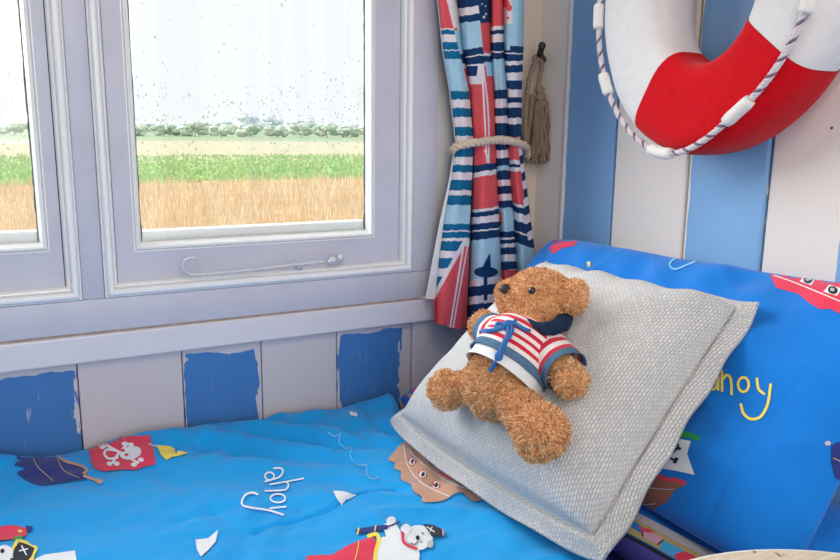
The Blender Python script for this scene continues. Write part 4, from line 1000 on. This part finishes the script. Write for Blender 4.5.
m = MB(); m.tube([(-0.6, -0.045, ct.z-0.004), (0.90, -0.045, ct.z-0.004)], 0.008, 14); m.ell((0.90, -0.045, ct.z-0.004), (0.014, 0.014, 0.014)); m.box((0.895, -0.05, ct.z-0.01), (0.905, 0.013, ct.z+0.002))
rl = m.build('curtain_rail', plain_paint); tag(rl, 'white curtain rail fixed above the window frame', 'curtain rail')

# ---------------------------------------------------------------- rope tie-back with tassel, wooden peg
rope_m = mat('jute_rope_pale', C3(214, 198, 178), 0.9, 0.18, 300, 0.5, 500); rope_d = mat('tassel_jute', C3(150, 130, 112), 0.9, 0.25, 400, 0.5, 500, spec=0.1); peg_m = mat('dark_iron_hook', C3(52, 44, 40), 0.5, 0.15, 100, spec=0.4)
tb = empty('rope_tieback', hit(500, 142, 1, -0.06)); tag(tb, 'twisted jute rope tie-back with a tassel, looped round the curtain', 'curtain tie-back')
Pp = [hit(x, y, 1, d) for x, y, d in ((527, 158, -0.012), (527, 150, -0.018), (523, 145, -0.040), (512, 141.5, -0.054), (497, 140, -0.058), (480, 142, -0.060), (466, 144, -0.056), (456, 147, -0.046), (452.5, 150, -0.032), (456, 150, -0.016), (475, 148, -0.006), (500, 150, -0.004), (520, 154, -0.006))]
m = MB(); m.rope(Pp, 0.0078, 0.030, 3, 9); m.build('rope_loop', rope_m, tb)
m = MB()
hk = hit(541, 47, 1, -0.008)
m.rope([hit(x, y, 1, d) for x, y, d in ((541, 55, -0.026), (535, 62, -0.024), (531, 72, -0.02), (528, 88, -0.018), (526, 110, -0.018), (525, 135, -0.018), (527, 155, -0.016), (528, 162, -0.012), (526, 150, -0.008), (530, 120, -0.01), (532, 95, -0.014))], 0.0046, 0.022, 3, 7)
m.rope([hit(x, y, 1, d) for x, y, d in ((533, 60, -0.024), (537, 56, -0.026), (541, 62, -0.025), (541, 72, -0.022), (539, 80, -0.022), (538, 92, -0.02))], 0.0046, 0.022, 3, 7)
m.build('hanging_cord', rope_d, tb)
tas = MB(); c0 = hit(542, 93, 1, -0.02)
for a in range(3): tas.ell(hit(540+a, 90+a*7, 1, -0.020), (0.009+0.002*a, 0.008+0.001*a, 0.009))
for k in range(64):
    an = k*2.399; r0 = 0.013*math.sqrt((k+1)/64); x0, y0, z0 = c0.x+r0*math.cos(an), c0.y+0.7*r0*math.sin(an), c0.z-0.016
    ln = 0.098+0.020*random.random(); sx = 1.5+0.25*random.random()
    pts = [(x0, y0, z0)]
    for j in range(1, 8):
        t = j/7; pts.append((x0+(x0-c0.x)*(sx-1)*t*1.1+0.0016*math.sin(j*1.7+k)+0.003*t, min(0.009, y0+(y0-c0.y)*0.3*t+0.0012*math.cos(j*2.1+k)), z0-ln*t))
    tas.rope(pts, 0.0021, 0.007, 2, 5)
tso = tas.build('tassel', rope_d, tb); tso['label'] = 'brown jute tassel of loose twisted strands'
m = MB(); pA = hit(544, 60, 1, 0.012); pB = hit(540, 54, 1, -0.034); pC_ = hit(542, 46, 1, -0.044)
m.tube([pA, pA.lerp(pB, 0.5)+Vector((0, 0, -0.002)), pB, pC_], [0.0065, 0.0058, 0.006, 0.0055], 12); m.ell(pC_, (0.0068, 0.007, 0.0075)); m.tube([pA+Vector((0, 0.004, 0)), pA-Vector((0, 0.004, 0))], 0.011, 16)
pg = m.build('wall_hook', peg_m); tag(pg, 'dark wall hook holding the rope tie-back between curtain and corner', 'hook')

# ---------------------------------------------------------------- lifebuoy on the right wall
LX, LY, LZ, LR = 0.880, -0.452, 1.203, 0.139; HW, HD = 0.061, 0.050
felt_w = mat('white_sailcloth', C3(226, 226, 228), 0.85, 0.03, 60, 0.2, 500, sheen=0.2); felt_r = mat('red_felt', C3(206, 8, 26), 0.9, 0.08, 160, 0.3, 500, sheen=0.1, spec=0.1); band_m = mat('white_tape', C3(232, 232, 230), 0.85, 0.03, 60, 0.3, 500)
lb = empty('lifebuoy', (XR, LY, LZ)); tag(lb, 'red and white fabric lifebuoy with grab rope hanging on the boarded wall', 'lifebuoy')
def torus_pt(th, ph, ext=0.0, px2=3.4):
    # th around ring: 0 = toward +Y (image left), measured so that +z is up; ph around the section: 0 = outward, 90 = toward room (-x)
    c, s_ = math.cos(ph), math.sin(ph)
    sc = lambda v: math.copysign(abs(v)**(2/px2), v)
    bt = max(0, -math.sin(th+0.227))**1.5; rad = LR+0.006*bt+(HW-0.008*bt+ext)*sc(c); x = LX-(HD+ext)*sc(s_)
    yy, zz = rad*math.cos(th)*0.98, rad*math.sin(th)*1.17; ra = math.radians(13)
    return Vector((x, LY+yy*math.cos(ra)-zz*math.sin(ra), LZ+yy*math.sin(ra)+zz*math.cos(ra)))
NT, NP = 240, 48
def is_red(d):
    d = d % 360
    return 298 > d > 223 or 118 > d > 43
for col_, nm, a0, a1 in ((0, 'white_section', 290, 380), (1, 'red_section', 202, 290), (0, 'white_section', 107, 202), (1, 'red_section', 20, 107)):
    V = []; F = []; n_ = int((a1-a0)*0.75)
    for i in range(n_+1):
        th = math.radians(a0+(a1-a0)*i/n_)
        for j in range(NP):
            ph = 2*math.pi*j/NP; P = torus_pt(th, ph, 0.0008 if col_ else 0.0); P += Vector((1, 0, 0))*0.0025*noise.noise(Vector((P.y*14, P.z*14, j*0.1))); P.x = min(P.x, XR-0.0006); V.append(P)
    for i in range(n_):
        for j in range(NP): F.append((i*NP+j, i*NP+(j+1) % NP, (i+1)*NP+(j+1) % NP, (i+1)*NP+j))
    o = mk(nm, V, F, felt_r if col_ else felt_w, lb)
def rp_pt(deg, ext=0.0045):
    d_ = deg % 360; k_ = sstep(278, 225, d_)*sstep(110, 180, d_)
    return torus_pt(math.radians(deg), math.radians(33+37*k_), ext+0.005*(1-k_))
anch = [-8, 28, 65, 102, 140, 176, 212, 248, 285, 318]
anch = [343, 316, 270, 227, 183, 150, 120, 90, 60, 25]   # sleeves around the ring (degrees)
rp = MB(); pts = []
angs = [(343 - k*4) for k in range(0, 90)]
pts = [rp_pt(a) for a in angs]; pts.append(pts[0])
rp.rope(pts, 0.0047, 0.022, 4, 7, (0, 0, 0, 1)); ro = rp.build('grab_rope', [mat('silver_cord', C3(214, 208, 214), 0.6, 0.1, 300, 0.4, 500, sheen=0.3), mat('lilac_cord', C3(120, 96, 122), 0.6, 0.1, 300, 0.4, 500, sheen=0.3)], lb); ro['label'] = 'twisted silvery grab rope'
for a in anch:
    sl = MB(); half = 6.5 if a in (270, 227) else 4.5
    P = [rp_pt(a+half*(k/8*2-1), 0.0048) for k in range(9)]; sl.tube(P, [0.0075, 0.0084, 0.0086, 0.0085, 0.0084, 0.0085, 0.0086, 0.0084, 0.0075], 14); 
    sl.build('rope_sleeve', band_m, lb)
# hanging loop and nail at the top
m = MB(); m.tube([(0.875, LY, LZ+LR+0.045), (0.90, LY, LZ+LR+0.085), (XR+0.004, LY, LZ+LR+0.095)], 0.003, 8); m.build('hanging_loop', band_m, lb)
# tiny screw head on the white board
m = MB(); q = hit(832, 128, 0, XR); m.tube([q+Vector((0.002, 0, 0)), q-Vector((0.0008, 0, 0))], 0.0016, 12); sc = m.build('screw', peg_m); tag(sc, 'tiny dark screw head in white wall board right of the lifebuoy', 'screw')

# ---------------------------------------------------------------- round whitewashed side table in the foreground
tt = empty('side_table', (0.48, -1.008, 0)); tag(tt, 'small round whitewashed wooden table by the bed, rim at the bottom right', 'table')
ww = mat('whitewashed_wood', C3(226, 216, 196), 0.7, 0.1, 30, 0.5, 120, stretch=(1, 12, 1), col2=C3(206, 190, 162)); rimw = mat('worn_white_rim', C3(232, 232, 232), 0.6, 0.06, 80)
n = ww.node_tree.nodes; L = ww.node_tree.links   # dark flecks and worn patches
pp = n['Principled BSDF']; src = pp.inputs['Base Color'].links[0].from_socket
fz = n.new('ShaderNodeTexNoise'); fz.inputs['Scale'].default_value = 70; fz.inputs['Detail'].default_value = 3; tcn = n.new('ShaderNodeTexCoord'); L.new(tcn.outputs['Object'], fz.inputs['Vector'])
mr = n.new('ShaderNodeMapRange'); mr.inputs['From Min'].default_value = 0.66; mr.inputs['From Max'].default_value = 0.72; L.new(fz.outputs['Fac'], mr.inputs['Value'])
mx = n.new('ShaderNodeMix'); mx.data_type = 'RGBA'; L.new(mr.outputs[0], mx.inputs[0]); L.new(src, mx.inputs[6]); mx.inputs[7].default_value = C3(120, 84, 56); L.new(mx.outputs[2], pp.inputs['Base Color'])
prof = [(0.0, 0.640), (0.216, 0.640), (0.2195, 0.639), (0.2215, 0.637), (0.222, 0.634), (0.222, 0.622), (0.220, 0.619), (0.0, 0.619)]
V = []; F = []; fm = []; NS = 96
for r_, z in prof:
    for k in range(NS): V.append((0.48+r_*math.cos(2*math.pi*k/NS), -1.008+r_*math.sin(2*math.pi*k/NS), z))
for i in range(len(prof)-1):
    for k in range(NS): F.append((i*NS+k, i*NS+(k+1) % NS, (i+1)*NS+(k+1) % NS, (i+1)*NS+k)); fm.append(1 if 1 <= i <= 5 else 0)
mk('table_top', V, F, [ww, rimw], tt, True, fm)
for k in range(3):
    a = math.radians(90+120*k); m = MB(); m.tube([(0.48+0.08*math.cos(a), -1.008+0.08*math.sin(a), 0.62), (0.48+0.17*math.cos(a), -1.008+0.17*math.sin(a), 0.0)], [0.018, 0.012], 12); m.build('leg', ww, tt)
# unseen ceiling lamp, added to go with the warm fill light
cl = empty('added_ceiling_lamp', (0.1, -1.5, ZC)); tag(cl, 'unseen flat square ceiling lamp added behind the viewer for fill', 'lamp')
m = MB(); m.box((-0.17, -1.77, 2.0), (0.37, -1.23, ZC-0.001), 0, 0.01); m.build('lamp_body', plain_paint, cl)
